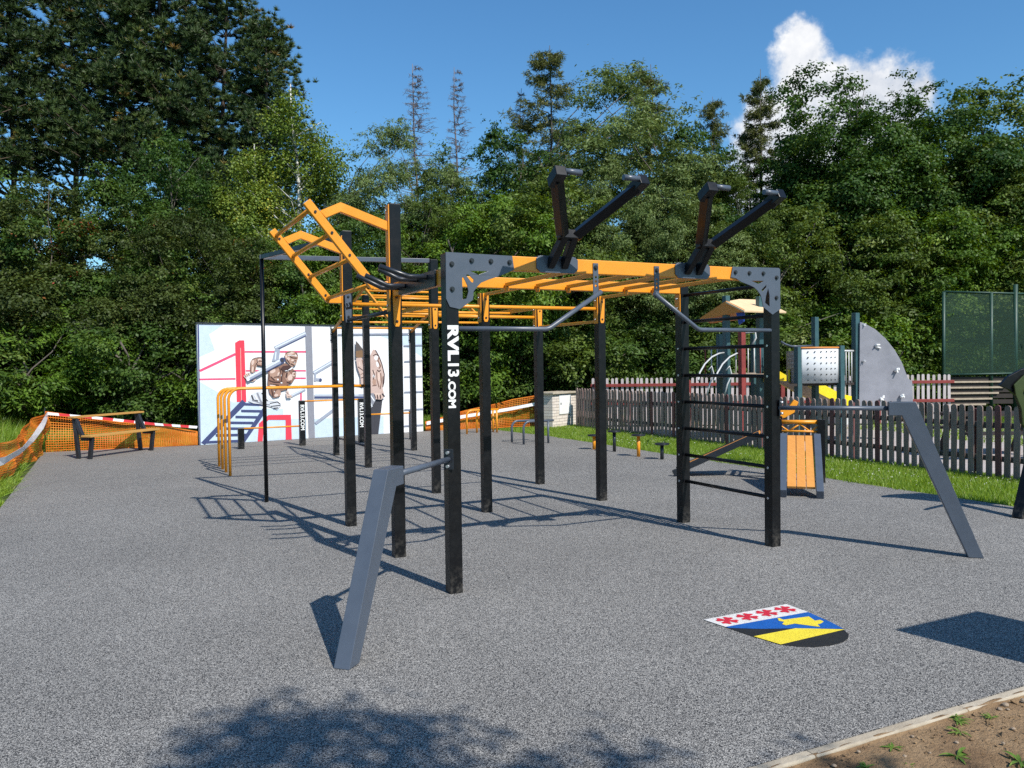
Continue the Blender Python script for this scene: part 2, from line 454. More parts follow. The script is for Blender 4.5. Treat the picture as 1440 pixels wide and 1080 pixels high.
# one cumulus cloud on the sky dome, in the direction it stands
geo = N(nt, 'ShaderNodeTexCoord')
cdir = (at(1180, 120, 10)-CAM).normalized(); ce1 = Vector((cdir.y, -cdir.x, 0)).normalized(); ce2 = ce1.cross(cdir)
def dotn(v):
    d = N(nt, 'ShaderNodeVectorMath', op='DOT_PRODUCT'); L(nt, geo.outputs['Generated'], d.inputs[0]); d.inputs[1].default_value = tuple(v); return d.outputs['Value']
def mth(op, a, b=None, c=None):
    n = N(nt, 'ShaderNodeMath', op=op)
    for i, x in enumerate((a, b, c)):
        if x is None: continue
        if isinstance(x, (int, float)): n.inputs[i].default_value = x
        else: L(nt, x, n.inputs[i])
    return n.outputs[0]
dz = mth('MAXIMUM', dotn(cdir), .05)
ax = mth('DIVIDE', dotn(ce1), dz); ay = mth('DIVIDE', dotn(ce2), dz)
fbm = N(nt, 'ShaderNodeTexNoise', inp={'Scale': 21., 'Detail': 9, 'Roughness': .58}); L(nt, geo.outputs['Generated'], fbm.inputs['Vector'])
fb2 = N(nt, 'ShaderNodeTexNoise', inp={'Scale': 60., 'Detail': 7, 'Roughness': .6}); L(nt, geo.outputs['Generated'], fb2.inputs['Vector'])
dens = None
for (px, py, pr) in ((1128, 62, 30), (1122, 92, 38), (1132, 128, 48), (1102, 165, 44), (1165, 150, 52), (1205, 150, 52), (1250, 145, 46), (1285, 140, 26), (1298, 128, 16), (1168, 122, 42), (1205, 128, 40), (1150, 190, 60), (1070, 200, 40), (1225, 185, 60), (1090, 235, 60), (1060, 270, 50)):
    k = 1/FPX
    d = (at(px, py, 10)-CAM).normalized(); q = d.dot(cdir); bx, by = d.dot(ce1)/q, d.dot(ce2)/q
    dd = mth('SQRT', mth('ADD', mth('POWER', mth('SUBTRACT', ax, bx), 2), mth('POWER', mth('SUBTRACT', ay, by), 2)))
    e = mth('SUBTRACT', 1, mth('DIVIDE', dd, pr*k*.96))
    dens = e if dens is None else mth('SMOOTH_MAX', dens, e, .25)
# two faint wisps of high cloud only thin the blue a little
dn = mth('ADD', dens, mth('MULTIPLY', mth('SUBTRACT', fbm.outputs['Fac'], .5), 1.6))
dn = mth('ADD', dn, mth('MULTIPLY', mth('SUBTRACT', fb2.outputs['Fac'], .5), .9))
al = N(nt, 'ShaderNodeMapRange', interpolation_type='SMOOTHSTEP', inp={'From Min': -.24, 'From Max': .40}); L(nt, dn, al.inputs['Value'])
front = mth('GREATER_THAN', dotn(cdir), .3)
alpha = mth('MULTIPLY', mth('MULTIPLY', al.outputs[0], front), .97)
shade = mth('ADD', mth('MULTIPLY', fb2.outputs['Fac'], .9), mth('MULTIPLY', mth('ADD', ay, mth('MULTIPLY', ax, -.5)), 3.0))
crp = ramp(nt, [(.2, (4.9, 5.3, 6.0)), (.48, (6.7, 6.9, 7.3)), (.8, (8.3, 8.3, 8.3))]); L(nt, shade, crp.inputs['Fac'])
for e in crp.color_ramp.elements: pass
tnt = N(nt, 'ShaderNodeMix', data_type='RGBA', blend_type='MULTIPLY', inp={0: 1.}); tnt.clamp_result = False
L(nt, hs.outputs[0], tnt.inputs[6]); tnt.inputs[7].default_value = (.72, 1.05, 1.20, 1)
mxc = N(nt, 'ShaderNodeMix', data_type='RGBA'); mxc.clamp_result = False
L(nt, alpha, mxc.inputs[0]); L(nt, tnt.outputs[2], mxc.inputs[6]); L(nt, crp.outputs['Color'], mxc.inputs[7])
L(nt, mxc.outputs[2], bg.inputs['Color'])
bg.inputs['Strength'].default_value = .092

sd = bpy.data.lights.new('sun', 'SUN'); sd.energy = 4.2; sd.angle = R(.55); sd.color = (1, .955, .88)
so = bpy.data.objects.new('sun', sd); COL.objects.link(so)
sv = Vector((math.sin(SUN_AZ)*math.cos(SUN_EL), math.cos(SUN_AZ)*math.cos(SUN_EL), math.sin(SUN_EL)))
so.rotation_euler = (-sv).to_track_quat('-Z', 'Y').to_euler()
S.view_settings.view_transform = 'Standard'; S.view_settings.look = 'None'
S.view_settings.exposure = 0.47; S.view_settings.gamma = 1.0
S.cycles.max_bounces = 6; S.cycles.diffuse_bounces = 3; S.cycles.glossy_bounces = 3; S.cycles.transmission_bounces = 3; S.cycles.transparent_max_bounces = 8
S.cycles.use_denoising = False

# ------------------------------------------------------------------ setting
def sheet(name, poly, z0, z1, mat, res=0):
    b = MB(); b.prism([poly], (0, 0, z0), (1, 0, 0), (0, 1, 0), z1-z0)
    return tag(b.build(name, mat), kind='structure')
b = MB(); b.add([(-250, -250, -.03), (250, -250, -.03), (250, 250, -.03), (-250, 250, -.03)], [(0, 1, 2, 3)])
tag(b.build('ground', 'ground'), kind='structure')
sheet('rubber_surface', [(-3.53, -3.05), (6.9, -3.05), (6.88, 11), (6.62, 13.2), (6.5, 14.3), (4.95, 14.1), (-.5, 13.46), (-3.5, 13.8)], -.06, 0, 'rubber')
# concrete edging strip
b = MB(); x = -3.6
while x < 9:
    b.box((x+.5, -3.082+random.uniform(-.004, .004), -.045+random.uniform(-.003, .003)), (.998, .058, .1)); x += 1
tag(b.build('kerb_strip', 'concrete', bevel=.008), kind='structure')
# bare soil in front
nx, ny = 420, 90
xs = np.linspace(-9, 9, nx); ys = -3.092-6.4*np.linspace(1, 0, ny)**1.6
gx, gy = np.meshgrid(xs, ys)
hz = np.zeros_like(gx)
for k in range(90):
    fx, fy, ph = rng.normal(0, 9), rng.normal(0, 9), rng.uniform(0, 6.28)
    hz += np.sin(gx*fx+gy*fy+ph)/max(2.5, math.hypot(fx, fy))*.006
hz = hz-.012; hz[-1] = -.004+.004*np.sin(xs*23)+.003*np.sin(xs*57+1); hz[-2] = .003+.004*np.sin(xs*31+2); hz[-3] = .003+.004*np.sin(xs*17)
vs = np.stack([gx, gy, hz], -1).reshape(-1, 3)
fs = [(j*nx+i, j*nx+i+1, (j+1)*nx+i+1, (j+1)*nx+i) for j in range(ny-1) for i in range(nx-1)]
b = MB(); b.add(vs.tolist(), fs, True); tag(b.build('soil', 'soil'), kind='structure')
sheet('lawn', [(6.6, -3), (9.3, -3), (9.3, 13.6), (6.2, 13.6)], -.05, -.012, 'turf')
sheet('playground_surface', [(9.3, -6), (17.4, -6), (17.4, 8), (9.3, 12.7)], -.05, -.008, 'sand')

def blades(name, pts, hmin, hmax, wd, mat, parent=None, lean=.5, seed=1, bend=True):
    r = np.random.default_rng(seed)
    n = len(pts); a = r.uniform(0, 2*PI, n); h = r.uniform(hmin, hmax, n); l = r.uniform(.1, lean, n)*h; wv = wd*r.uniform(.6, 1.2, n)
    dx, dy = np.cos(a), np.sin(a); la = r.uniform(0, 2*PI, n)
    p = np.array(pts)
    v = np.zeros((n, 3, 3))
    v[:, 0] = p; v[:, 0, 0] -= dx*wv; v[:, 0, 1] -= dy*wv
    v[:, 1] = p; v[:, 1, 0] += dx*wv; v[:, 1, 1] += dy*wv
    v[:, 2] = p; v[:, 2, 0] += np.cos(la)*l; v[:, 2, 1] += np.sin(la)*l; v[:, 2, 2] += h
    return tri_mesh(name, v, np.clip(r.normal(.45, .22, n), 0, 1), mat, parent)
def tri_mesh(name, v, tint, mat, parent=None, k=3):
    n = len(v)
    me = bpy.data.meshes.new(name)
    me.vertices.add(n*k); me.vertices.foreach_set('co', v.reshape(-1).astype(np.float32))
    me.loops.add(n*k); me.loops.foreach_set('vertex_index', np.arange(n*k, dtype=np.int32))
    me.polygons.add(n); me.polygons.foreach_set('loop_start', np.arange(0, n*k, k, dtype=np.int32))
    me.update(calc_edges=True)
    at_ = me.attributes.new('tint', 'FLOAT', 'FACE'); at_.data.foreach_set('value', tint.astype(np.float32))
    return link(name, me, mat, parent)
def scatter(n, x0, x1, y0, y1, z=-.012, seed=2):
    r = np.random.default_rng(seed)
    return np.stack([r.uniform(x0, x1, n), r.uniform(y0, y1, n), np.full(n, z)], 1)
p = scatter(95000, 6.72, 9.1, -.6, 13.5, seed=3)
edge = 6.90 + .05*np.sin(p[:, 1]*2.3)+.03*np.sin(p[:, 1]*7.1)+np.random.default_rng(5).normal(0, .035, len(p)) - np.clip(p[:, 1]-10.6, 0, 3)*.10
p = p[p[:, 0] > edge]
lawn_grass = blades('grass', p, .03, .085, .0055, 'grass_blade', seed=4, lean=.9)
tag(lawn_grass, 'short sunlit grass strip between the pad and the picket fence', 'grass', kind='stuff')
# daisies in the strip
q = scatter(560, 7.0, 8.7, .8, 13.0, .05, seed=9); r_ = np.random.default_rng(3)
q = q[np.sin(q[:, 0]*3.1+q[:, 1]*1.7)+np.sin(q[:, 1]*.9) > -.35]
hexa = np.array([(math.cos(i*PI/3), math.sin(i*PI/3), 0) for i in range(6)])*.0085
v = q[:, None, :]+hexa[None]; v[:, :, 2] += r_.uniform(-.01, .03, len(q))[:, None] + r_.normal(0, .004, (len(q), 6))
tag(tri_mesh('daisies', v, r_.uniform(0, 1, len(q)), 'daisy', k=6), 'tiny white daisies dotted through the grass strip', 'flowers', kind='stuff')
# rough bank on the left
def bankz(x, y):
    k = np.clip((-3.75-x)/2.4, 0, 1)*np.clip((y-7.5)/5, 0, 1); return -.03+.62*k*k*(3-2*k)
gx, gy = np.meshgrid(np.linspace(-12, -3.6, 43), np.linspace(6, 22, 65))
hz = bankz(gx, gy)+.03*np.sin(gx*3.1+gy*1.7)*np.clip((-3.75-gx), 0, 1)
vs = np.stack([gx, gy, hz], -1).reshape(-1, 3); b = MB()
b.add(vs.tolist(), [(j*43+i, j*43+i+1, (j+1)*43+i+1, (j+1)*43+i) for j in range(64) for i in range(42)], True)
tag(b.build('bank', 'ground'), kind='structure')
# (grass on it), behind the orange net
r_ = np.random.default_rng(21)
p_b = scatter(46000, -9, -3.62, 6.0, 17.5, -.03, 31); p_b[:, 2] = bankz(p_b[:, 0], p_b[:, 1])
p = np.concatenate([p_b, scatter(12000, -4.2, -.6, 13.95, 16.5, -.03, 32), scatter(9000, 5, 9, 14.3, 16, -.03, 33)])
hgt = .0+.42*np.clip((-p[:, 0]-3.7)/1.3, 0, 1)*np.clip((p[:, 1]-5)/4, 0, 1)+.25*np.clip((p[:, 1]-13.9)*3, 0, 1)
g1 = blades('rough_grass', p, .5, 1.15, .011, 'grass_blade', seed=8, lean=.8)
co = np.zeros(len(p)*9, np.float32); g1.data.vertices.foreach_get('co', co); co = co.reshape(-1, 3, 3)
co[:, 2, 2] = p[:, 2]+(co[:, 2, 2]-p[:, 2])*(hgt+.12); co[:, 2, :2] = p[:, :2]+(co[:, 2, :2]-p[:, :2])*.5
g1.data.vertices.foreach_set('co', co.reshape(-1)); g1.data.update()
tag(g1, 'tall rough grass and weeds behind the orange net', 'grass', kind='stuff')
p = scatter(4200, -3.95, -3.5, 4.5, 9.5, -.02, 41); p = p[p[:, 0] < -3.56+.05*np.sin(p[:, 1]*5)]
tag(blades('verge_grass', p, .02, .07, .009, 'grass_blade', seed=18, lean=.9), 'low grass along the left edge of the pad', 'grass', kind='stuff')
p = scatter(30000, 9.5, 20, -6, 9, -.01, 43); p = p[(p[:, 0] > 13.6+.4*np.sin(p[:, 1]))]
tag(blades('playground_grass', p, .04, .12, .012, 'grass_blade', seed=19, lean=.9), 'grass patch beyond the play area behind the fence', 'grass', kind='stuff')

# ------------------------------------------------------------------ the workout rig
U = [0, 1.585, 3.139]; V = [0, 1.296, 2.9, 4.508, 7.67, 9.81]
def onv(x, y, v):
    d = at(x, y, 1)-CAM; return CAM + d*((v-CAM.y)/d.y)
rig = thing('workout_rig', 'large black and orange calisthenics rig of posts and monkey bars filling the pad', 'workout rig')
def P_(m, name, mat, bevel=0, parent=None): return m.build(name, mat, parent or rig, bevel)
posts = {}
for n, u, v, h in (('A', 0, 0, 2.512), ('B', 2, 0, 2.52), ('P2', 0, 1, 3.105), ('C', 2, 1, 2.50), ('P3', 0, 2, 3.11), ('M', 1, 2, 2.49), ('N', 2, 2, 2.49),
                   ('Q', 1, 3, 3.07), ('S', 2, 3, 2.49), ('T', 1, 4, 2.86), ('T2', 2, 4, 2.86), ('W', 1, 5, 2.40), ('X', 2, 5, 2.38)):
    m = MB(); m.box((U[u], V[v], h/2), (.1, .1, h))
    m.box((U[u], V[v], h+.002), (.096, .096, .006))
    posts[n] = P_(m, 'post', 'black', .007)
def bolts(parent, pts, nrm, r=.013, h=.016, mat='bolt'):
    for p in pts:
        m = MB(); nv = Vector(nrm); m.cyl(Vector(p)+nv*h/2, nrm, r, h, 6); m.cyl(Vector(p)+nv*.002, nrm, r*1.5, .005, 12)
        m.build('bolt', mat, parent)
def bolt1(parent, c, axis, r, h, mat):
    m = MB(); m.cyl(c, axis, r, h, 8); m.build('bolt', mat, parent)
# lettering reads from the top down
text_mesh('RVL', (.262, .088), 'lettering', 'white', posts['A'], (-.044, -.0505, 1.985), (0, 0, -1), (1, 0, 0), bold=.05)
text_mesh('13', (.098, .088), 'lettering', 'white', posts['A'], (-.044, -.0505, 1.705), (0, 0, -1), (1, 0, 0), bold=.03)
text_mesh('.COM', (.215, .060), 'lettering', 'white', posts['A'], (-.044, -.0505, 1.592), (0, 0, -1), (1, 0, 0), bold=.045)

# front and second cross beam
m = MB(); m.box((1.57, -.012, 2.46), (3.03, .072, .112)); P_(m, 'beam', 'orange', .006)
m = MB(); m.box((1.57, 1.286, 2.45), (3.03, .072, .10)); P_(m, 'beam', 'orange', .006)
m = MB(); m.box((0, .648, 2.355), (.07, 1.19, .115)); P_(m, 'beam', 'orange', .006)
# gusset plates
GA = [(-.05, 2.519), (.492, 2.514), (.507, 2.411), (.45, 2.385), (.394, 2.362), (.29, 2.328), (.231, 2.304), (.197, 2.272), (.168, 2.236), (.162, 2.175), (.056, 2.103), (-.024, 2.119), (-.052, 2.178)]
GAh = [[(.141, 2.388), (.286, 2.390), (.242, 2.374), (.208, 2.362)], [(.109, 2.357), (.125, 2.361), (.170, 2.324), (.166, 2.302), (.150, 2.306)], [(.077, 2.336), (.088, 2.338), (.118, 2.279), (.126, 2.235), (.109, 2.182), (.079, 2.177)]]
m = MB(); m.prism([GA]+GAh, (0, -.052, 0), (1, 0, 0), (0, 0, 1), .007); g = P_(m, 'gusset_plate', 'anthracite', .0015)
bolts(g, [(x, -.059, z) for x, z in ((-.004, 2.433), (.155, 2.464), (.312, 2.466), (.467, 2.464), (-.003, 2.249))], (0, -1, 0))
GB = [(2.641, 2.518), (3.174, 2.527), (3.190, 2.515), (3.190, 2.155), (3.097, 2.105), (2.987, 2.171), (2.975, 2.225), (2.957, 2.278), (2.92, 2.318), (2.88, 2.345), (2.84, 2.36), (2.738, 2.387), (2.678, 2.416), (2.618, 2.425)]
GBh = [[(2.853, 2.402), (2.998, 2.404), (2.935, 2.376), (2.915, 2.381)], [(2.968, 2.324), (3.026, 2.372), (3.022, 2.346), (2.98, 2.308)], [(3.046, 2.339), (3.062, 2.28), (3.062, 2.178), (3.010, 2.210), (3.02, 2.271)]]
m = MB(); m.prism([GB]+GBh, (0, -.052, 0), (1, 0, 0), (0, 0, 1), .007); g = P_(m, 'gusset_plate', 'anthracite', .0015)
bolts(g, [(x, -.059, z) for x, z in ((2.669, 2.47), (2.827, 2.468), (2.989, 2.471), (3.145, 2.439), (3.141, 2.258))], (0, -1, 0))
# monkey-bar rungs between the two beams
for px in (711, 754, 797, 838, 878, 917):
    uu = onv(px, 400, 1.25).x
    m = MB()
    m.bar((uu, .026, 2.432), (uu, 1.235, 2.432), .034, .034)
    m.bar((uu, 1.222, 2.4145), (uu, 1.222, 2.372), .034, .03, (0, 1, 0))
    P_(m, 'rung', 'orange', .006)
# horn-shaped handles standing on the front beam
for c in (.885, 2.205):
    pl = MB(); oct_ = [(-.185, .045), (-.15, .068), (.15, .068), (.185, .045), (.185, -.03), (.15, -.062), (-.15, -.062), (-.185, -.03)]
    pl.prism([[(c+a, 2.462+b_) for a, b_ in oct_]], (0, -.0495, 0), (1, 0, 0), (0, 0, 1), .008)
    pl.box((c, -.015, 2.523), (.34, .075, .008))
    hp = P_(pl, 'horn_handle', 'anthracite', .0015); hp['label'] = 'dark grey forked handle rising from the front beam'
    m = MB()
    for s in (-1, 1):
        m.bar((c+s*.062, -.045, 2.452), (c+s*.042, -.245, 2.665), .055, .062, (0, .7, .7))
    m.bar((c-.095, -.24, 2.668), (c+.095, -.24, 2.668), .062, .07, (0, .25, .95))
    m.build('stem', 'horn_black', hp, .004)
    for s in (-1, 1):
        m = MB(); m.bar((c+s*.062, -.247, 2.672), (c+s*.335, -.655, 2.975), .074, .070, (0, -.6, .8))
        m.bar((c+s*.335, -.60, 2.955), (c+s*.345, -.735, 3.02), .082, .08, (0, -.3, .95))
        m.build('arm', 'horn_black', hp, .004)
        m = MB(); m.tube([(c+s*.31, -.72, 3.02), (c+s*.175, -.72, 3.02)], .021, 14); m.build('grip', 'anthracite', hp)
# hanger straps and angled pull-up bars
for su, pts, e in ((1.235, [(.05, -.035, 1.962), (.80, -.05, 1.962), (1.275, -.075, 2.262)], 1), (1.83, [(3.09, -.035, 1.965), (2.27, -.05, 1.965), (1.79, -.075, 2.262)], -1)):
    circ = lambda z: [(su+.011*math.cos(k*PI/5), z+.011*math.sin(k*PI/5)) for k in range(10)][::-1]
    m = MB(); m.prism([[(su-.024, 2.225), (su+.024, 2.225), (su+.024, 2.49), (su-.024, 2.49)]]+[circ(z) for z in (2.31, 2.345, 2.38)], (0, -.0495, 0), (1, 0, 0), (0, 0, 1), .007)
    g = P_(m, 'hanger_strap', 'anthracite'); bolts(g, [(su, -.0565, 2.455)], (0, -1, 0))
    p = pts[:1]+arc(pts[0], pts[1], pts[2], .12)+[pts[2]]
    m = MB(); m.tube(p, .0185, 14); P_(m, 'pull_up_bar', 'anthracite')
# wall bars between the two right-hand posts
for k in range(8):
    z = .44+.2775*k
    m = MB(); m.tube([(3.139, 1.246, z), (3.139, .05, z)], .0175, 12)
    g = P_(m, 'wall_bar', 'black')
    for v_ in (1.296, 0):
        if k < 6: bolt1(g, (3.139-.053, v_, z), (1, 0, 0), .011, .01, 'zinc')
# low push-up bars running diagonally to leaning legs
for bx, by, sx, z0, s_head, s_foot, s_bar in ((0, 0, -1, 1.0, .905, 1.627, .06), (3.139, 0, 1, 1.262, .965, 1.70, .06)):
    X = Vector((sx*.7071, -.7071, 0)); Y = Vector((-.7071*(1 if sx > 0 else 1), -.7071*sx, 0))
    Y = Vector((0, 0, 1)).cross(X)
    O = Vector((bx, by, 0))
    zt = z0+.058
    prof = [(s_head, zt), (s_head+.215, zt), (s_foot, 0), (s_foot-.118, 0), (s_head+.105, z0-.06), (s_head, z0-.06)]
    if sx < 0: prof = prof
    m = MB(); m.prism([prof], O+Y*.05, X, (0, 0, 1), .1)
    P_(m, 'leaning_leg', 'anthracite' if sx < 0 else 'anthracite', .006)
    m = MB(); m.tube([O+X*.055+Vector((0, 0, z0)), O+X*(s_head+.02)+Vector((0, 0, z0))], .0205, 14); bar_ = P_(m, 'push_up_bar', 'anthracite')
    # bolted mounting plate at the post corner
    m = MB(); c_ = O+X*.068+Vector((0, 0, z0))
    m.bar(c_-Vector((0, 0, .075)), c_+Vector((0, 0, .075)), .075, .012, X); m.build('mounting_plate', 'darkgrey', bar_, .002)
    for dz_ in (-.05, .05):
        m = MB(); m.cyl(c_+X*.015+Vector((0, 0, dz_)), X, .012, .03, 8); m.build('bolt', 'zinc', bar_)
# beam between the near left posts: dark panel and four curved grips
m = MB(); m.box((-.045, .60, 2.352), (.018, .86, .125)); P_(m, 'grip_panel', 'darkgrey', .004)
for v_, tip, zt in ((.34, .40, 2.445), (.55, .34, 2.45), (.85, .36, 2.43), (1.03, .38, 2.445)):
    z0 = 2.375 if v_ < .7 else 2.352
    p = [(-.04, v_, z0)]+arc((-.04, v_, z0), (-.20, v_, z0), (-.20-.16, v_, z0+.05), .1)+[(-tip-.03, v_, zt)]
    m = MB(); m.tube(p, .0195, 14); P_(m, 'curved_grip', 'darkgrey')
# orange mounting plates
tongue = [(-.036, 0), (-.036, -.06), (-.028, -.30), (-.018, -.325), (.018, -.325), (.028, -.30), (.036, -.06), (.036, 0)]
for n, u, v, z in (('M', 1, 2, 2.50), ('N', 2, 2, 2.50), ('Q', 1, 3, 2.49), ('S', 2, 3, 2.49), ('P2', 0, 1, 2.36)):
    m = MB(); m.prism([[(U[u]+a, z+b_) for a, b_ in tongue[::-1]]], (0, V[v]-.0515, 0), (1, 0, 0), (0, 0, 1), .006)
    g = P_(m, 'tongue_plate', 'orange', .0015)
    bolts(g, [(U[u], V[v]-.0575, z-.07), (U[u], V[v]-.0575, z-.28)], (0, -1, 0), .008, .01)
for u, v, z0, z1 in ((0, 1, 2.17, 3.10), (0, 2, 2.17, 3.06), (1, 2, 2.17, 2.50), (2, 2, 2.17, 2.50), (1, 3, 2.17, 2.49), (2, 3, 2.17, 2.49), (2, 1, 2.20, 2.40)):
    m = MB(); m.box((U[u]-.0555, V[v], (z0+z1)/2), (.009, .088, z1-z0)); g = P_(m, 'side_plate', 'orange', .002)
    for z in (z0+.05, z1-.05): bolt1(g, (U[u]-.066, V[v], z), (1, 0, 0), .011, .014, 'zinc')
# grey plate with the square badge
m = MB(); m.prism([[(-.03, 2.15), (.03, 2.15), (.034, 2.25), (.034, 2.43), (.02, 2.47), (-.02, 2.47), (-.034, 2.43), (-.034, 2.25)]], (0, 2.8485, 0), (1, 0, 0), (0, 0, 1), .006)
g = P_(m, 'badge_plate', 'anthracite', .0015)
bolts(g, [(0, 2.842, 2.42), (0, 2.842, 2.21)], (0, -1, 0), .009, .01)
m = MB(); rr = Matrix.Rotation(R(-14), 3, 'Y'); m.box((0, 2.8415, 2.325), (.066, .003, .066), rr); m.build('badge', 'black', g)
text_mesh('13', (.042, .046), 'lettering', 'anthracite', g, (-.026, 2.8395, 2.308), (.97, 0, .24), (-.24, 0, .97), bold=.03)
# bars along the rows
m = MB(); m.tube([(.05, 2.9, 2.347), (3.09, 2.9, 2.350)], .0215, 14); P_(m, 'pull_up_bar', 'orange')
m = MB(); m.tube([(1.635, 4.508, 2.335), (3.09, 4.508, 2.336)], .0215, 14); P_(m, 'pull_up_bar', 'orange')
m = MB(); m.tube([(0, 1.346, 2.177), (0, 2.85, 2.178)], .019, 14); P_(m, 'pull_up_bar', 'darkgrey')
for u in (1, 2):
    m = MB(); m.bar((U[u], 1.322, 2.485), (U[u], 2.85, 2.485), .034, .034); P_(m, 'side_rail', 'orange', .006)
m = MB(); m.bar((U[2], 2.95, 2.2), (U[2], 4.458, 2.2), .034, .034); P_(m, 'side_rail', 'orange', .006)
# monkey bars with a hump, rows 3 to 5
for u in (1, 2):
    uu = U[u]-.03
    m = MB()
    pr = [(4.56, 2.468), (6.16, 2.468), (6.2, 2.33), (7.64, 2.985), (9.80, 2.345)]
    for a, c in zip(pr[:-1], pr[1:]):
        m.bar((uu, a[0], a[1]), (uu, c[0], c[1]), .03, .055)
    P_(m, 'ladder_rail', 'orange', .004)
for v_, z in ((5.3, 2.44), (6.22, 2.345), (6.55, 2.49), (6.88, 2.635), (7.2, 2.785), (7.52, 2.925), (7.95, 2.885), (8.27, 2.80), (8.6, 2.70), (8.93, 2.60), (9.27, 2.50), (9.6, 2.405)):
    m = MB(); m.tube([(U[1]-.02, v_, z), (U[2]-.03, v_, z)], .0185, 10); P_(m, 'rung', 'orange')
for n, u in (('W', 1), ('X', 2)):
    m = MB(); m.box((U[u]-.058, 9.81, 2.30), (.008, .075, .34)); g = P_(m, 'side_plate', 'darkgrey', .002)
    for z in (2.18, 2.30, 2.42): bolt1(g, (U[u]-.07, 9.81, z), (1, 0, 0), .014, .018, 'zinc')
m = MB(); m.tube([(1.585, 9.76, .34), (1.585, 7.72, .34)], .019, 10); P_(m, 'push_up_bar', 'darkgrey')
# leaning ladder above the two tall left posts
for v_ in (1.296, 2.9):
    m = MB(); m.bar((-.758, v_, 3.078), (-.185, v_, 2.378), .055, .072, (.77, 0, .63))
    m.bar((-.20, v_, 2.392), (-.06, v_, 2.392), .055, .075)
    lr_ = P_(m, 'ladder_rail', 'orange', .005)
    m = MB(); m.prism([[(-.6, 2.948), (-.474, 3.008), (-.056, 2.872), (-.056, 2.952), (-.472, 3.09), (-.652, 3.004)]], (0, v_+.025, 0), (1, 0, 0), (0, 0, 1), .05)
    P_(m, 'brace_arm', 'orange', .005)
    for k in (.12, .36, .62, .92):
        q = Vector((-.758, v_-.03, 3.078)).lerp(Vector((-.185, v_-.03, 2.378)), k); bolt1(lr_, q, (0, 1, 0), .012, .012, 'bolt')
for k in (.075, .36, .655, .965):
    q = Vector((-.758, 1.296, 3.078)).lerp(Vector((-.185, 1.296, 2.378)), k)
    m = MB(); m.tube([(q.x, 1.33, q.z), (q.x, 2.87, q.z)], .0195, 12); P_(m, 'rung', 'orange')
# thin climbing pole with its two top bars
m = MB(); m.tube([(-.529, 4.928, 0), (-.529, 4.928, 3.085)], .0245, 14); P_(m, 'climbing_pole', 'black')
m = MB(); m.bar((-.55, 4.93, 3.065), (1.54, 4.52, 3.058), .05, .055); P_(m, 'pole_bar', 'anthracite', .004)
m = MB(); m.bar((-.53, 4.95, 3.065), (0, 2.95, 3.065), .05, .055); P_(m, 'pole_bar', 'black', .004)
# four bent parallel bars carried by the rear posts
for v_, z in ((7.78, 1.36), (8.28, 1.35), (8.73, 1.343), (9.18, 1.33)):
    p = [(-.60, v_, 0), ]+arc((-.6, v_, 0), (-.6, v_, z), (1.5, v_, z), .17, 8)+[(1.56, v_, z)]
    m = MB(); m.tube(p, .0225, 14); P_(m, 'parallel_bar', 'orange')
m = MB(); m.tube([(1.585, 7.72, 1.345), (1.585, 9.76, 1.345)], .026, 12); P_(m, 'cross_tube', 'darkgrey')

# ------------------------------------------------------------------ other equipment on the pad
h = thing('hurdle_bars', 'row of four stepped black posts joined by thin orange bars in front of the mural', 'hurdle bars', (0, 12.1, 0))
hp = [(.17, .435), (1.43, .965), (2.72, .97), (3.91, .66)]
for u, z in hp:
    m = MB(); m.box((u, 0, z/2), (.12, .12, z)); po = m.build('post', 'black', h, .006)
    if z > .9: text_mesh('RVL13.COM', (.54, .085), 'lettering', 'white', po, (u-.043, -.0605, z-.09), (0, 0, -1), (1, 0, 0), bold=.03)
for (a, c, z) in ((0, 1, .42), (1, 2, .948), (2, 3, .605)):
    m = MB(); m.tube([(hp[a][0]+.05, 0, z), (hp[c][0]-.05, 0, z)], .018, 10); m.build('bar', 'orange', h)

for i, (u, v_, z, c, lb) in enumerate(((6.19, 7.976, .291, 'orange', 'low orange step post with round black top, farthest along the grass edge'),
                                 (6.306, 7.439, .40, 'darkgrey', 'taller dark grey step post with round top, between the two orange ones'),
                                 (6.212, 6.514, .40, 'orange', 'taller orange step post with round black top'),
                                 (6.302, 5.941, .283, 'darkgrey', 'low dark grey step post with round top, nearest the wall bars'))):
    t = thing('step_post', lb, 'step post', (u, v_, 0), 0, 'step posts along the grass edge')
    m = MB(); m.tube([(0, 0, 0), (0, 0, z-.03)], .032, 16); m.tube([(0, 0, z-.045), (0, 0, z-.028)], [.034, .07], 16); m.build('stem', c, t)
    m = MB(); m.tube([(0, 0, z-.028), (0, 0, z)], .125, 24); m.build('foot_pad', 'darkgrey', t, .004)

def bent_bars(name, lb, mat, u0, u1, vs, hs_, over, r=.024, legu=None):
    t = thing(name, lb, 'parallel bars', (u0, vs[0], 0))
    for v_, hh in zip(vs, hs_):
        d = v_-vs[0]; off = 0 if legu is None else legu[vs.index(v_)]
        p = [(off, d, 0)]+arc((off, d, 0), (off, d, hh), (u1-u0, d, hh), .14, 7)+[(u1-u0+over, d, hh)]
        m = MB(); m.tube(p, r, 12); o = m.build('bar', mat, t)
        m = MB(); m.tube([(u1-u0, d, 0), (u1-u0, d, hh)], r*.95, 12); m.build('leg', mat, t)
    return t
bent_bars('parallel_bars', 'pair of low dark grey bent bars beside the grass, near the masonry cabinet', 'anthracite', 5.49, 6.075, [9.624, 10.18], [.475, .455], .13)
bent_bars('parallel_bars', 'pair of low orange bent bars in front of the orange safety net', 'orange', 5.494, 6.297, [12.66, 12.88], [.57, .56], .05, legu=[0, .36])

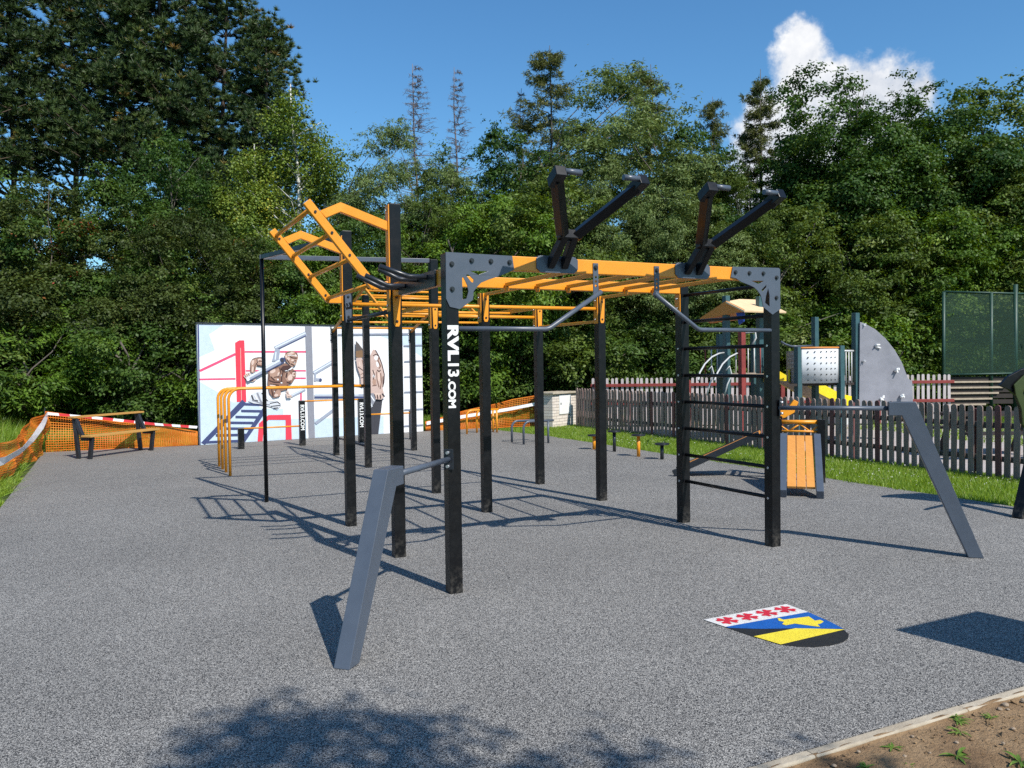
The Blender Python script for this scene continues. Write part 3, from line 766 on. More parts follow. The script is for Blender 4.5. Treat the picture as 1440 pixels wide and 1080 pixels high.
# sloping sit-up benches
def situp(t, F, D_, W, n_planks, fmat='anthracite', fw_=.085, fh_=.125):
    F, D_ = Vector(F), Vector(D_).normalized(); W_ = Vector((D_.y, -D_.x, 0))
    Ln, zt = 1.22, .64
    e = F+D_*Ln
    for s in (-1, 1):
        a = F+W_*s*W/2; c = e+W_*s*W/2
        m = MB(); m.bar(a+Vector((0, 0, .045)), c+Vector((0, 0, zt)), fw_, fh_); m.build('side_frame', fmat, t, .004)
    pw = (W-.09)/n_planks
    for k in range(n_planks):
        o_ = W_*(-(W-.09)/2+pw*(k+.5))
        a = F+D_*.10+o_+Vector((0, 0, .118)); c = e+D_*.0+o_+Vector((0, 0, zt+.012))
        m = MB(); m.bar(a, c, pw-.008, .034); m.build('plank', 'plank_orange', t, .004)
t = thing('sit_up_bench', 'sloping sit-up benches with orange planks on dark frames, between the wall bars and the fence', 'exercise bench')
situp(t, (5.29, 1.76, 0), (1, 1, 0), .43, 3)
situp(t, (5.33, 4.30, 0), (1, -1, 0), .43, 3, 'darkgrey', .06, .085)
for u, v_ in ((6.53, 2.61), (6.13, 3.01), (6.53, 3.41)):
    m = MB(); m.box((u, v_, .435), (.1, .1, .87), Matrix.Rotation(R(45), 3, 'Z')); m.build('post', 'black', t, .005)
for a, c in (((6.53, 2.61), (6.13, 3.01)), ((6.13, 3.01), (6.53, 3.41))):
    m = MB(); m.tube([(a[0], a[1], .83), (c[0], c[1], .83)], .028, 12); m.build('foot_bar', 'orange', t)
    m = MB(); m.tube([(a[0], a[1], .70), (c[0], c[1], .70)], .016, 10); m.build('foot_bar', 'orange', t)
    m = MB()
    for i in range(4):
        k0, k1 = i/4, (i+1)/4
        A_ = Vector((a[0], a[1], 0)); C_ = Vector((c[0], c[1], 0))
        m.tube([A_.lerp(C_, k0)+Vector((0, 0, .70 if i % 2 else .80)), A_.lerp(C_, k1)+Vector((0, 0, .80 if i % 2 else .70))], .011, 8)
    m.build('lattice', 'orange', t)

# leaning bench with a high rail at the far left
bl = thing('leaning_bench', 'bench with dark angular frames and orange planks by the orange net', 'bench')
P0, P1 = Vector((-2.846, 11.978, 0)), Vector((-1.74, 13.073, 0))
ax_ = (P1-P0).normalized(); cr_ = Vector((ax_.y, -ax_.x, 0))
for Pp in (P0, P1):
    for (a, c, w_) in (((.05, 0), (-.03, .77), .06), ((.0, .75), (.17, .40), .06), ((.13, .385), (.42, .385), .06), ((.385, .40), (.325, 0), .06)):
        m = MB(); m.bar(Pp+cr_*a[0]+Vector((0, 0, a[1])), Pp+cr_*c[0]+Vector((0, 0, c[1])), .055, .075, ax_.cross(Vector((cr_*(c[0]-a[0])+Vector((0, 0, c[1]-a[1])))).normalized())); m.build('frame', 'darkgrey', bl, .004)
for o_, z, w_ in ((-.02, .79, .15), (.33, .435, .24)):
    m = MB(); m.bar(P0-ax_*.09+cr_*o_+Vector((0, 0, z)), P1+ax_*.12+cr_*o_+Vector((0, 0, z)), w_, .035); m.build('plank', 'bench_orange', bl, .004)

# painted coat of arms on the pad
em = thing('painted_shield', 'painted coat of arms with red crosses, blue, yellow and black fields on the pad', 'ground emblem')
def emb(name, poly, z, mat): m = MB(); m.prism([poly], (0, 0, z-.0015), (1, 0, 0), (0, 1, 0), .0015); return m.build(name, mat, em)
emb('field', [(1.18, -1.42), (1.901, -1.42), (1.896, -1.621), (1.86, -1.85), (1.823, -1.985), (1.774, -2.068), (1.712, -2.118), (1.64, -2.148), (1.534, -2.158), (1.424, -2.132), (1.346, -2.085), (1.275, -2.007), (1.233, -1.817), (1.207, -1.598)][::-1], .003, 'paint_e_blk')
emb('chief', [(1.18, -1.42), (1.901, -1.42), (1.896, -1.621), (1.206, -1.60)][::-1], .0055, 'paint_e_wht')
emb('blue_field', [(1.209, -1.602), (1.894, -1.624), (1.86, -1.85), (1.825, -1.983), (1.574, -1.831), (1.374, -1.735), (1.212, -1.625)][::-1], .0055, 'paint_e_blue')
emb('yellow_band', [(1.236, -1.824), (1.574, -1.833), (1.82, -1.992), (1.275, -2.007)][::-1], .0055, 'paint_e_yel')
emb('charge', [(1.613, -1.635), (1.628, -1.635), (1.624, -1.674), (1.82, -1.702), (1.789, -1.785), (1.83, -1.789), (1.824, -1.823), (1.776, -1.844), (1.749, -1.842), (1.721, -1.891), (1.632, -1.765), (1.556, -1.763), (1.554, -1.736), (1.6, -1.708), (1.585, -1.674)][::-1], .008, 'paint_e_yel')
for cx_ in (1.299, 1.467, 1.636, 1.800):
    pts = []
    for k in range(4):
        for da, rr_ in ((-40, .020), (-30, .066), (-16, .075), (0, .062), (16, .075), (30, .066), (40, .020)):
            a_ = R(k*90+45+da); pts.append((cx_+math.cos(a_)*rr_, -1.511+math.sin(a_)*rr_*.98))
    emb('cross', pts, .008, 'paint_e_red')

# fitness machine cut by the right edge of the picture
fm = thing('fitness_machine', 'black and olive green fitness machine with round panel at the pad right edge', 'fitness machine')
out = [(1500, 500), (1470, 505), (1440, 514), (1425, 520), (1408, 529), (1396, 542), (1410, 548), (1419, 556), (1426, 575), (1428, 594), (1460, 640), (1500, 640)]
base = at(1433, 736, 8.65)
O = Vector((6.25, -.20, 0))
def pan(pts, D0, t, name, mat, hole=None):
    X = r2.copy(); X.z = 0; X.normalize(); Y = Vector((0, 0, 1))
    q = [at(x+7, y, D0) for x, y in pts]; o_ = q[0]; pl = [((p-o_).dot(X), (p-o_).dot(Y)) for p in q]
    ar = sum(pl[i][0]*pl[(i+1) % len(pl)][1]-pl[(i+1) % len(pl)][0]*pl[i][1] for i in range(len(pl)))
    if ar < 0: pl = pl[::-1]
    m = MB(); m.prism([pl], o_, X, Y, t); return m.build(name, mat, fm, .004)
pan(out, 9.0, .05, 'panel', 'black')
pan([(1500, 520), (1455, 520), (1432, 527), (1418, 541), (1421, 556), (1429, 575), (1431, 596), (1460, 636), (1500, 636)], 8.94, .02, 'inner_panel', 'olive')
pan([(1500, 536), (1452, 532), (1438, 538), (1434, 550), (1440, 562), (1452, 568), (1500, 566)], 8.915, .012, 'opening', 'black')
q0 = at(1433, 737, 8.65); q0.z = -.01
m = MB(); m.bar(q0, at(1468, 575, 8.9), .11, .10, (1, 0, 0)); m.build('leg', 'black', fm, .005)
q0 = at(1520, 745, 8.6); q0.z = -.01
m = MB(); m.bar(q0, at(1485, 575, 8.9), .11, .10, (1, 0, 0)); m.build('leg', 'black', fm, .005)
m = MB(); hoop = [(6.05+.12*math.cos(a_), .35+.55*math.sin(a_)*.2, .75+.42*math.sin(a_)) for a_ in np.linspace(0, PI, 12)]
m.tube([at(1462, 600, 8.9), at(1480, 560, 8.3), at(1492, 545, 8.1), at(1500, 550, 8.3), at(1495, 590, 8.9)], .02, 10); m.build('handle', 'darkgrey', fm)

# information board just outside the frame on the right: its shade falls on the pad
ib = thing('information_board', 'tall blank information board standing on the soil right of the picture', 'sign')
m = MB(); m.box((2.86, -3.97, 1.43), (.80, .05, 1.0)); m.build('panel', 'anthracite', ib, .004)
for u in (2.52, 3.2):
    m = MB(); m.box((u, -4.03, .95), (.08, .07, 1.9)); m.build('post', 'anthracite', ib, .004)

# ------------------------------------------------------------------ mural wall
mo = Vector((-.507, 13.49, 0)); mx_ = Vector((.9936963, .11210556, 0)); mn = mx_.cross(Vector((0, 0, 1)))
MW, MH = 5.44, 2.66
mw = thing('mural_wall', 'freestanding wall panel painted with two muscular athletes training on bars', 'mural wall')
def mpt(X, Y):
    d = at(240+X/3.789, 420+Y/3.789, 1)-CAM
    q = CAM + d*((mo-CAM).dot(mn)/d.dot(mn))
    return ((q-mo).dot(mx_), q.z)
m = MB(); m.prism([[(0, 0), (MW, 0), (MW, MH-.02), (0, MH)]], mo-mn*.12, mx_, (0, 0, 1), .12); m.build('panel', 'paint_white', mw)
m = MB(); m.bar(mo-mn*.06-mx_*.03+Vector((0, 0, MH+.012)), mo-mn*.06+mx_*(MW+.03)+Vector((0, 0, MH-.008)), .16, .03); m.build('cap', 'darkgrey', mw)
class Paint:
    def __init__(s): s.mb = MB(); s.mats = []; s.idx = []; s.k = 0
    def poly(s, pts, mat, raw=False):
        q = pts if raw else [mpt(*p) for p in pts]
        q = [(min(max(a, .002), MW-.002), min(max(b_, .002), MH-.022)) for a, b_ in q]
        s.k += 1
        o = s.k*.00045+.0005
        tri = tessellate_polygon([[Vector((a, b_, 0)) for a, b_ in q]])
        fs = []
        for a, b_, c in tri:
            ar = (q[b_][0]-q[a][0])*(q[c][1]-q[a][1])-(q[b_][1]-q[a][1])*(q[c][0]-q[a][0])
            fs.append((a, b_, c) if ar > 0 else (c, b_, a))
        s.mb.add([mo+mx_*a+Vector((0, 0, b_))+mn*o for a, b_ in q], fs)
        if mat not in s.mats: s.mats.append(mat)
        s.idx += [s.mats.index(mat)]*len(fs)
    def line(s, a, b_, w_, mat):
        dx, dy = b_[0]-a[0], b_[1]-a[1]; l = math.hypot(dx, dy); nx_, ny_ = -dy/l*w_/2, dx/l*w_/2
        s.poly([(a[0]+nx_, a[1]+ny_), (b_[0]+nx_, b_[1]+ny_), (b_[0]-nx_, b_[1]-ny_), (a[0]-nx_, a[1]-ny_)], mat)
    def ell(s, x, y, rx, ry, rot, mat, n=14, wob=.12):
        c, sn = math.cos(R(rot)), math.sin(R(rot)); pts = []
        for i in range(n):
            t = 2*PI*i/n; k = 1+random.uniform(-wob, wob)
            a, b_ = rx*k*math.cos(t), ry*k*math.sin(t); pts.append((x+a*c-b_*sn, y+a*sn+b_*c))
        s.poly(pts, mat)
    def build(s, name, parent):
        o = s.mb.build(name, ['paint_'+x for x in s.mats], parent)
        o.data.polygons.foreach_set('material_index', s.idx); o.data.update(); return o
p = Paint()
p.poly([(148, 133), (280, 133), (205, 190), (235, 275), (152, 312)], 'pale')
p.poly([(150, 440), (255, 500), (330, 552), (420, 550), (490, 585), (600, 588), (600, 640), (720, 640), (725, 752), (150, 785)], 'pale')
p.poly([(765, 640), (1020, 630), (1135, 625), (1135, 732), (770, 752)], 'pale')
p.poly([(1110, 195), (1345, 180), (1345, 310), (1280, 270), (1200, 230)], 'pale')
p.poly([(142, 128), (280, 132), (275, 141), (142, 140)], 'edge'); p.poly([(142, 130), (150, 130), (160, 785), (148, 785)], 'edge')
for a, c, w_ in (((155, 385), (345, 295), 13), ((155, 430), (345, 427), 9), ((395, 283), (720, 283), 9), ((400, 384), (720, 384), 8), ((650, 424), (720, 424), 8), ((694, 490), (694, 545), 9)):
    p.line(a, c, w_, 'pink')
p.poly([(343, 235), (365, 222), (392, 222), (403, 550), (352, 550)], 'red'); p.line((372, 262), (377, 545), 2.5, 'skin_l')
p.line((392, 548), (172, 778), 30, 'navy'); p.line((500, 590), (385, 768), 24, 'navy')
for a, c in (((385, 562), (500, 566)), ((375, 598), (495, 600)), ((345, 630), (465, 632)), ((315, 661), (440, 662)), ((285, 692), (425, 692)), ((240, 728), (405, 725)), ((185, 765), (385, 757))): p.line(a, c, 13, 'navy')
p.poly([(463, 772), (470, 665), (520, 620), (640, 618), (645, 765), (613, 765), (612, 645), (520, 645), (495, 675), (490, 772)], 'red')
p.poly([(715, 133), (750, 133), (768, 752), (735, 754)], 'grey')
# steel tubes of the painted dip station
p.line((556, 266), (720, 186), 24, 'steel'); p.line((556, 261), (718, 182), 7, 'steel_l'); p.line((560, 274), (720, 197), 5, 'navy')
p.poly([(538, 335), (556, 268), (583, 268), (575, 330)], 'steel'); p.line((560, 285), (556, 325), 6, 'steel_l')
p.line((760, 398), (862, 338), 21, 'steel'); p.line((762, 394), (858, 337), 6, 'steel_l'); p.line((765, 430), (800, 432), 14, 'steel'); p.ell(797, 433, 8, 9, 0, 'navy'); p.line((770, 400), (768, 440), 10, 'steel')
p.line((640, 520), (715, 482), 15, 'steel'); p.line((644, 515), (712, 480), 5, 'steel_l')
p.line((765, 521), (1130, 521), 24, 'steel'); p.line((765, 526), (1130, 526), 9, 'navy'); p.line((765, 513), (1000, 513), 4, 'steel_l')
p.line((770, 665), (870, 590), 15, 'steel')
p.poly([(1060, 538), (1127, 538), (1105, 732), (1065, 732)], 'dark')
for a, c, w_ in (((890, 192), (1345, 188), 10), ((1240, 252), (1345, 248), 7), ((1243, 335), (1345, 331), 7), ((1243, 416), (1345, 413), 7), ((1243, 498), (1345, 495), 7), ((1243, 592), (1345, 587), 7), ((1243, 678), (1345, 672), 7)): p.line(a, c, w_, 'lines')
p.poly([(1268, 612), (1282, 610), (1282, 705), (1270, 706)], 'red')
# athlete leaning on the bars
def F1(*q): return [((335+x/9.52-240)*3.789, (480+y/9.52-420)*3.789) for x, y in q]
def F2(*q): return [((485+x/9.07-240)*3.789, (465+y/9.07-420)*3.789) for x, y in q]
def strokes(F, items, k=.398):
    for pts, w_, mat in items:
        q = F(*pts)
        for a, c in zip(q[:-1], q[1:]): p.line(a, c, w_*k, mat)
def dabs(F, items, k=.398):
    for x, y, rx, ry, ro, mat in items:
        (X, Y), = F((x, y)); p.ell(X, Y, rx*k, ry*k, ro, mat, 10, .16)
p.poly(F1((130, 800), (170, 710), (260, 670), (340, 690), (400, 760), (520, 790), (575, 850), (520, 915), (440, 880), (360, 860), (290, 840), (200, 830)), 'cloth')
strokes(F1, [([(175, 720), (200, 790), (260, 800)], 22, 'dark'), ([(250, 690), (290, 790), (330, 850)], 24, 'grey'), ([(180, 790), (300, 830), (420, 850)], 14, 'grey'), ([(310, 690), (390, 800)], 14, 'dark'),
             ([(420, 830), (520, 810), (560, 840)], 12, 'dark'), ([(430, 870), (520, 860), (560, 855)], 12, 'dark'), ([(470, 895), (530, 890)], 14, 'dark'), ([(215, 720), (250, 780)], 14, 'white'), ([(340, 720), (400, 790), (480, 800)], 10, 'white')])
p.poly(F1((155, 340), (160, 270), (190, 230), (260, 212), (335, 212), (335, 330), (290, 325), (245, 318), (222, 400), (200, 425), (160, 412)), 'skin_m')
dabs(F1, [(290, 262, 42, 28, 10, 'skin_l'), (285, 268, 26, 16, 10, 'skin'), (190, 280, 16, 40, 12, 'skin_l'), (190, 370, 14, 38, 5, 'skin_l'), (330, 300, 16, 24, 0, 'skin_d')])
strokes(F1, [([(235, 290), (250, 320), (335, 335)], 14, 'skin_d'), ([(180, 250), (230, 222), (320, 218)], 9, 'skin_d'), ([(225, 310), (205, 400)], 10, 'skin_d'), ([(165, 300), (163, 400)], 8, 'skin'), ([(245, 240), (255, 290)], 10, 'skin_d')])
p.poly(F1((66, 462), (100, 430), (150, 418), (195, 470), (236, 510), (190, 542), (130, 522), (86, 492)), 'skin_l')
strokes(F1, [([(80, 450), (110, 500)], 9, 'skin_d'), ([(105, 438), (135, 505)], 9, 'skin'), ([(130, 430), (160, 500)], 8, 'skin_d'), ([(110, 515), (200, 530)], 9, 'skin_d'), ([(150, 440), (180, 480)], 10, 'white')])
p.poly(F1((398, 405), (470, 355), (540, 335), (620, 290), (700, 340), (772, 420), (766, 470), (710, 560), (662, 578), (640, 645), (565, 665), (545, 740), (465, 757), (410, 690), (388, 560)), 'skin')
dabs(F1, [(480, 430, 74, 58, -15, 'skin_m'), (455, 400, 44, 26, -20, 'skin_l'), (520, 395, 22, 34, 20, 'skin_m'), (535, 440, 20, 30, 10, 'skin_l'), (500, 500, 40, 20, 20, 'skin_m'), (525, 510, 10, 14, 0, 'white'), (572, 458, 9, 14, 0, 'white'),
          (660, 470, 46, 70, 0, 'skin_m'), (690, 480, 30, 44, 20, 'skin_l'), (740, 440, 26, 30, 0, 'skin_l'), (745, 440, 14, 17, 0, 'skin'), (640, 450, 14, 40, 10, 'skin_d'), (450, 590, 40, 14, 8, 'skin_l'), (520, 690, 46, 40, 0, 'skin_m'), (500, 720, 28, 20, 0, 'skin_l'), (480, 675, 10, 10, 0, 'white'), (570, 555, 14, 10, 0, 'white')])
strokes(F1, [([(400, 520), (470, 545), (560, 545)], 14, 'skin_d'), ([(595, 400), (575, 470), (570, 545)], 16, 'skin_d'), ([(470, 480), (530, 470), (560, 410)], 9, 'skin_d'), ([(410, 440), (400, 510)], 10, 'skin_d'), ([(640, 545), (700, 560)], 12, 'skin_d'), ([(600, 380), (650, 400), (720, 350)], 18, 'white'), ([(610, 410), (690, 385)], 10, 'skin_d'),
             ([(420, 570), (540, 585)], 9, 'skin_d'), ([(440, 640), (460, 740)], 12, 'skin_d'), ([(500, 640), (470, 700)], 8, 'skin_d'), ([(650, 580), (640, 660)], 14, 'skin_d'), ([(690, 520), (680, 560)], 9, 'skin_d'), ([(720, 400), (765, 400)], 9, 'skin_d'), ([(545, 350), (560, 400)], 9, 'skin_d'), ([(430, 470), (480, 520)], 8, 'skin_d')])
p.poly(F1((590, 330), (680, 320), (700, 345), (650, 380), (590, 400), (560, 360)), 'skin_d')
p.poly(F1((618, 215), (613, 172), (650, 135), (720, 130), (780, 158), (796, 210), (778, 262), (762, 312), (715, 345), (672, 312), (640, 272)), 'skin_m')
dabs(F1, [(690, 160, 46, 18, -8, 'skin_l'), (765, 185, 16, 22, 0, 'skin_l'), (660, 235, 20, 22, 0, 'skin_l'), (715, 255, 22, 14, 0, 'skin_l'), (632, 205, 12, 18, 0, 'skin_l'), (745, 285, 10, 8, 0, 'white')])
strokes(F1, [([(680, 205), (720, 222), (775, 225)], 15, 'skin_d'), ([(650, 195), (700, 185), (780, 200)], 7, 'white'), ([(740, 250), (765, 262)], 8, 'skin_d'), ([(690, 300), (740, 322)], 14, 'skin_d'), ([(640, 240), (680, 300)], 12, 'skin_d'), ([(622, 160), (690, 140)], 8, 'skin_d'), ([(715, 275), (760, 280)], 7, 'skin_d'), ([(755, 150), (785, 190)], 7, 'skin_d')])
p.poly(F1((635, 660), (665, 665), (670, 700), (715, 735), (690, 755), (640, 755), (630, 710)), 'skin_l')
strokes(F1, [([(640, 680), (660, 710)], 9, 'dark'), ([(650, 740), (700, 745)], 8, 'skin_d')])
p.line((592, 328), (402, 432), 27, 'steel'); p.line((590, 321), (401, 424), 9, 'steel_l'); p.line((596, 340), (408, 441), 5, 'navy'); p.ell(592, 328, 14, 16, 0, 'navy'); p.ell(590, 329, 9, 10, 0, 'dark'); p.ell(408, 428, 9, 10, 0, 'white')
# athlete seen from behind the rear posts
p.poly(F2((125, 128), (165, 170), (232, 260), (238, 332), (190, 347), (122, 342)), 'hair_d'); p.poly(F2((128, 262), (205, 248), (238, 330), (160, 352), (126, 330)), 'hair')
p.poly(F2((128, 350), (200, 345), (232, 420), (238, 560), (225, 705), (190, 690), (184, 575), (142, 462)), 'skin_p')
strokes(F2, [([(150, 460), (220, 510)], 11, 'skin_d'), ([(190, 605), (232, 590)], 11, 'skin_d'), ([(205, 370), (228, 480)], 10, 'skin'), ([(165, 400), (180, 450)], 16, 'skin_l'), ([(185, 560), (225, 540)], 8, 'skin')], .418)
p.poly(F2((300, 340), (345, 238), (378, 250), (424, 330), (458, 420), (492, 560), (487, 660), (466, 720), (482, 800), (497, 840), (450, 877), (345, 870), (300, 800)), 'skin_p')
dabs(F2, [(385, 350, 28, 34, 0, 'white'), (400, 430, 16, 40, -10, 'white'), (415, 590, 20, 60, -4, 'skin_l'), (360, 650, 26, 40, 0, 'skin_m'), (350, 530, 18, 24, 0, 'skin_l'), (355, 580, 16, 20, 0, 'white'), (440, 680, 12, 44, 0, 'skin_l'), (400, 820, 44, 26, 0, 'skin_l')], .418)
strokes(F2, [([(375, 250), (420, 330), (455, 420), (488, 560), (482, 660), (466, 720)], 11, 'skin_d'), ([(345, 320), (375, 300), (415, 320)], 9, 'skin_d'), ([(415, 340), (405, 380), (440, 450), (420, 480)], 14, 'skin'), ([(395, 500), (420, 520), (440, 500)], 10, 'skin_d'), ([(390, 520), (395, 620), (420, 720)], 9, 'skin'), ([(440, 540), (450, 640), (435, 740)], 12, 'skin'),
             ([(340, 500), (360, 560), (345, 620)], 9, 'skin_d'), ([(335, 700), (390, 690)], 9, 'skin'), ([(360, 810), (372, 860)], 12, 'skin_d'), ([(395, 815), (405, 865)], 12, 'skin_d'), ([(432, 815), (440, 862)], 12, 'skin_d'), ([(460, 800), (490, 840)], 14, 'dark'), ([(470, 580), (470, 700)], 8, 'skin_d')], .418)
p.poly([(1030, 505), (1074, 503), (1085, 540), (1060, 585), (1038, 562)], 'grey'); p.line((1042, 520), (1066, 575), 7, 'cloth'); p.line((1055, 510), (1078, 545), 5, 'white')
p.build('painting', mw)

# ------------------------------------------------------------------ orange safety net, tape
def net(name, label, path, tops, bots, step=.045, sag=.02, seed=1, parent=None):
    r = np.random.default_rng(seed)
    pts = [Vector((x, y, 0)) for x, y in path]
    ln = [0]
    for a, c in zip(pts[:-1], pts[1:]): ln.append(ln[-1]+(c-a).length)
    n = int(ln[-1]/step); P = []
    t = np.linspace(0, ln[-1], n+1)
    X = np.interp(t, ln, [q.x for q in pts]); Y = np.interp(t, ln, [q.y for q in pts])
    T = np.interp(t, ln, tops); B = np.interp(t, ln, bots)
    rows = 17
    m = MB()
    ph = r.uniform(0, 6.28, 6)
    def pt(i, k):
        z = B[i]+(T[i]-B[i])*k
        o = sag*(math.sin(t[i]*2.1+ph[0]+k*3)+.6*math.sin(t[i]*5.3+ph[1]-k*5)+.5*math.sin(k*9+ph[2]+t[i]*.7))
        d = Vector((X[min(i+1, n)]-X[max(i-1, 0)], Y[min(i+1, n)]-Y[max(i-1, 0)], 0)).normalized()
        return Vector((X[i], Y[i], z+.012*math.sin(t[i]*3+k*4+ph[3]))) + Vector((d.y, -d.x, 0))*o
    grid = [[pt(i, k/(rows-1)) for k in range(rows)] for i in range(n+1)]
    vs = []; fs = []
    for k in range(rows):
        wz = .0075 if k not in (0, rows-1) else .014
        b0 = len(vs)
        for i in range(n+1):
            q = grid[i][k]; vs += [q-Vector((0, 0, wz)), q+Vector((0, 0, wz))]
        fs += [(b0+2*i, b0+2*i+2, b0+2*i+3, b0+2*i+1) for i in range(n)]
    for i in range(n+1):
        d = Vector((X[min(i+1, n)]-X[max(i-1, 0)], Y[min(i+1, n)]-Y[max(i-1, 0)], 0)).normalized()*.0045
        nb = Vector((d.y, -d.x, 0)).normalized()*.002
        b0 = len(vs)
        for k in range(rows):
            q = grid[i][k]+nb; vs += [q-d, q+d]
        fs += [(b0+2*k, b0+2*k+1, b0+2*k+3, b0+2*k+2) for k in range(rows-1)]
    m.add(vs, fs)
    o = m.build(name, 'net', parent)
    md = o.modifiers.new('thick', 'SOLIDIFY'); md.thickness = .004
    if label: tag(o, label, 'safety net', 'orange safety nets round the pad')
    return o
net('safety_net', 'sagging orange plastic net running along the left edge of the pad', [(-3.46, 13.70), (-3.58, 12.4), (-3.66, 11), (-3.72, 9.6), (-3.82, 8.2), (-3.98, 6.6), (-4.2, 5)], [.82, .70, .60, .56, .60, .70, .8], [.0, .02, .02, .03, .03, .02, .02], sag=.06, seed=2)
net('safety_net', 'orange plastic net between the left corner and the mural wall, behind the bench', [(-3.45, 13.73), (-2, 13.66), (-.55, 13.50)], [.82, .56, .30], [.0, .0, .0], sag=.03, seed=3)
net('safety_net', 'orange plastic net rising from the mural wall to the masonry cabinet', [(4.97, 14.14), (6.4, 14.12), (7.4, 14.0), (8.16, 13.62)], [.24, .52, .74, .84], [0, 0, 0, .02], sag=.03, seed=4)
def tape(name, label, pts, w_=.07, step=.22, plain=False):
    vs = []; idx = []; fs = []
    P = []
    for a, c in zip(pts[:-1], pts[1:]):
        a, c = Vector(a), Vector(c); n = max(1, int((c-a).length/step))
        P += [a.lerp(c, i/n) for i in range(n)]
    P.append(Vector(pts[-1]))
    for i, q in enumerate(P):
        tw = .35*math.sin(i*.7)
        vs += [q+Vector((math.sin(tw)*w_/2, 0, -math.cos(tw)*w_/2)), q+Vector((-math.sin(tw)*w_/2, 0, math.cos(tw)*w_/2))]
    for i in range(len(P)-1): fs.append((2*i, 2*i+2, 2*i+3, 2*i+1)); idx.append(0 if plain else i % 2)
    m = MB(); m.add(vs, fs); o = m.build(name, ['tape_white', 'tape_red'])
    o.data.polygons.foreach_set('material_index', idx); o.data.update()
    md = o.modifiers.new('thick', 'SOLIDIFY'); md.thickness = .002
    return tag(o, label, 'barrier tape', 'barrier tapes hung along the safety nets')
tape('barrier_tape', 'white tape slung along the left edge net', [(-3.40, 13.66, .78), (-3.44, 12.6, .62), (-3.52, 11.4, .46), (-3.58, 10, .38), (-3.68, 8.6, .36), (-3.82, 7, .42), (-4.0, 5.5, .5)], .12, .5, True)
tape('barrier_tape', 'red and white striped tape above the net behind the bench', [(-3.40, 13.62, .80), (-2.4, 13.58, .66), (-1.4, 13.5, .50), (-.56, 13.40, .40)], .055, .17)
tape('barrier_tape', 'white tape across the net between the mural and the cabinet', [(4.98, 14.06, .20), (6.0, 14.0, .34), (7.2, 13.9, .48), (8.1, 13.5, .66)], .085, .5, True)
m = MB(); m.tube([(-3.46, 13.74, 0), (-3.46, 13.74, .92)], .008, 8); tag(m.build('steel_rod', 'darkgrey'), 'thin steel rod holding up the left corner of the net', 'rod')

# ------------------------------------------------------------------ fences
def picket_mesh(w_, h_, t, mat):
    m = MB(); n = 6; pr = [(-w_/2, 0), (w_/2, 0), (w_/2, h_-w_*.42)]
    pr += [(w_/2*math.cos(PI*i/n), h_-w_*.42+w_*.42*math.sin(PI*i/n)) for i in range(1, n)]
    pr += [(-w_/2, h_-w_*.42)]
    m.prism([pr], (0, t/2, 0), (1, 0, 0), (0, 0, 1), t)
    me = bpy.data.meshes.new('picket'); me.from_pydata(m.v, [], m.f); me.update(); me.materials.append(MAT[mat]); return me
def fence(name, label, A, B, pitch, w_, h_, mats, rails, railmat, railside, posts_every):
    A, B = Vector((*A, 0)), Vector((*B, 0)); d = (B-A); ln = d.length; d.normalize(); rz = math.atan2(d.y, d.x)
    t = thing(name, label, 'fence', A, rz)
    mesh = [picket_mesh(w_, h_, .022, x) for x in mats]
    n = int(ln/pitch); r = random.Random(5)
    for i in range(n+1):
        k = 0 if r.random() < .95 else min(1, len(mats)-1)
        o = bpy.data.objects.new('picket', mesh[k]); COL.objects.link(o); o.parent = t
        o.location = (i*pitch+r.uniform(-.006, .006), 0, r.uniform(-.012, .012)+.02); o.rotation_euler = (0, R(r.uniform(-.7, .7)), 0)
    for z in rails:
        m = MB(); m.box((ln/2, railside*.036, z), (ln+.1, .045, .075)); m.build('rail', railmat, t, .004)
    for i in range(int(ln/posts_every)+1):
        m = MB(); m.box((min(i*posts_every+.1, ln), railside*.11, h_*.48), (.095, .095, h_*.96)); m.build('fence_post', railmat if railmat != 'rail_wood' else 'picket_red', t, .006)
    return t
fence('picket_fence', 'weathered brown picket fence with rounded tops between grass strip and playground', (8.85, 13.1), (8.85, -.1), .1335, .083, 1.0, ['picket', 'picket_red'], (.27, .74), 'rail_wood', 1, 2.2)
fence('picket_fence', 'pale sunlit picket fence with red rails beyond the playground', (9.25, 12.95), (17.1, 8.25), .130, .068, 1.25, ['picket_pale'], (.60, 1.08), 'redwood', -1, 2.4)

# ------------------------------------------------------------------ masonry cabinet
cb = thing('meter_cabinet', 'pale masonry meter cabinet with white metal door at the end of the picket fence', 'utility cabinet', (8.575, 13.27, 0), math.atan2(.46, .99))
m = MB(); m.box((0, .25, .44), (1.09, .5, .88)); m.build('wall', 'brick', cb, .004)
m = MB(); m.box((0, .24, .905), (1.22, .62, .05)); m.build('roof', 'concrete', cb, .006)
m = MB(); m.box((.0, -.012, .59), (.52, .02, .50)); dr = m.build('door', 'white', cb, .004)
m = MB(); m.box((-.20, -.027, .62), (.025, .012, .05)); m.build('handle', 'bolt', dr)

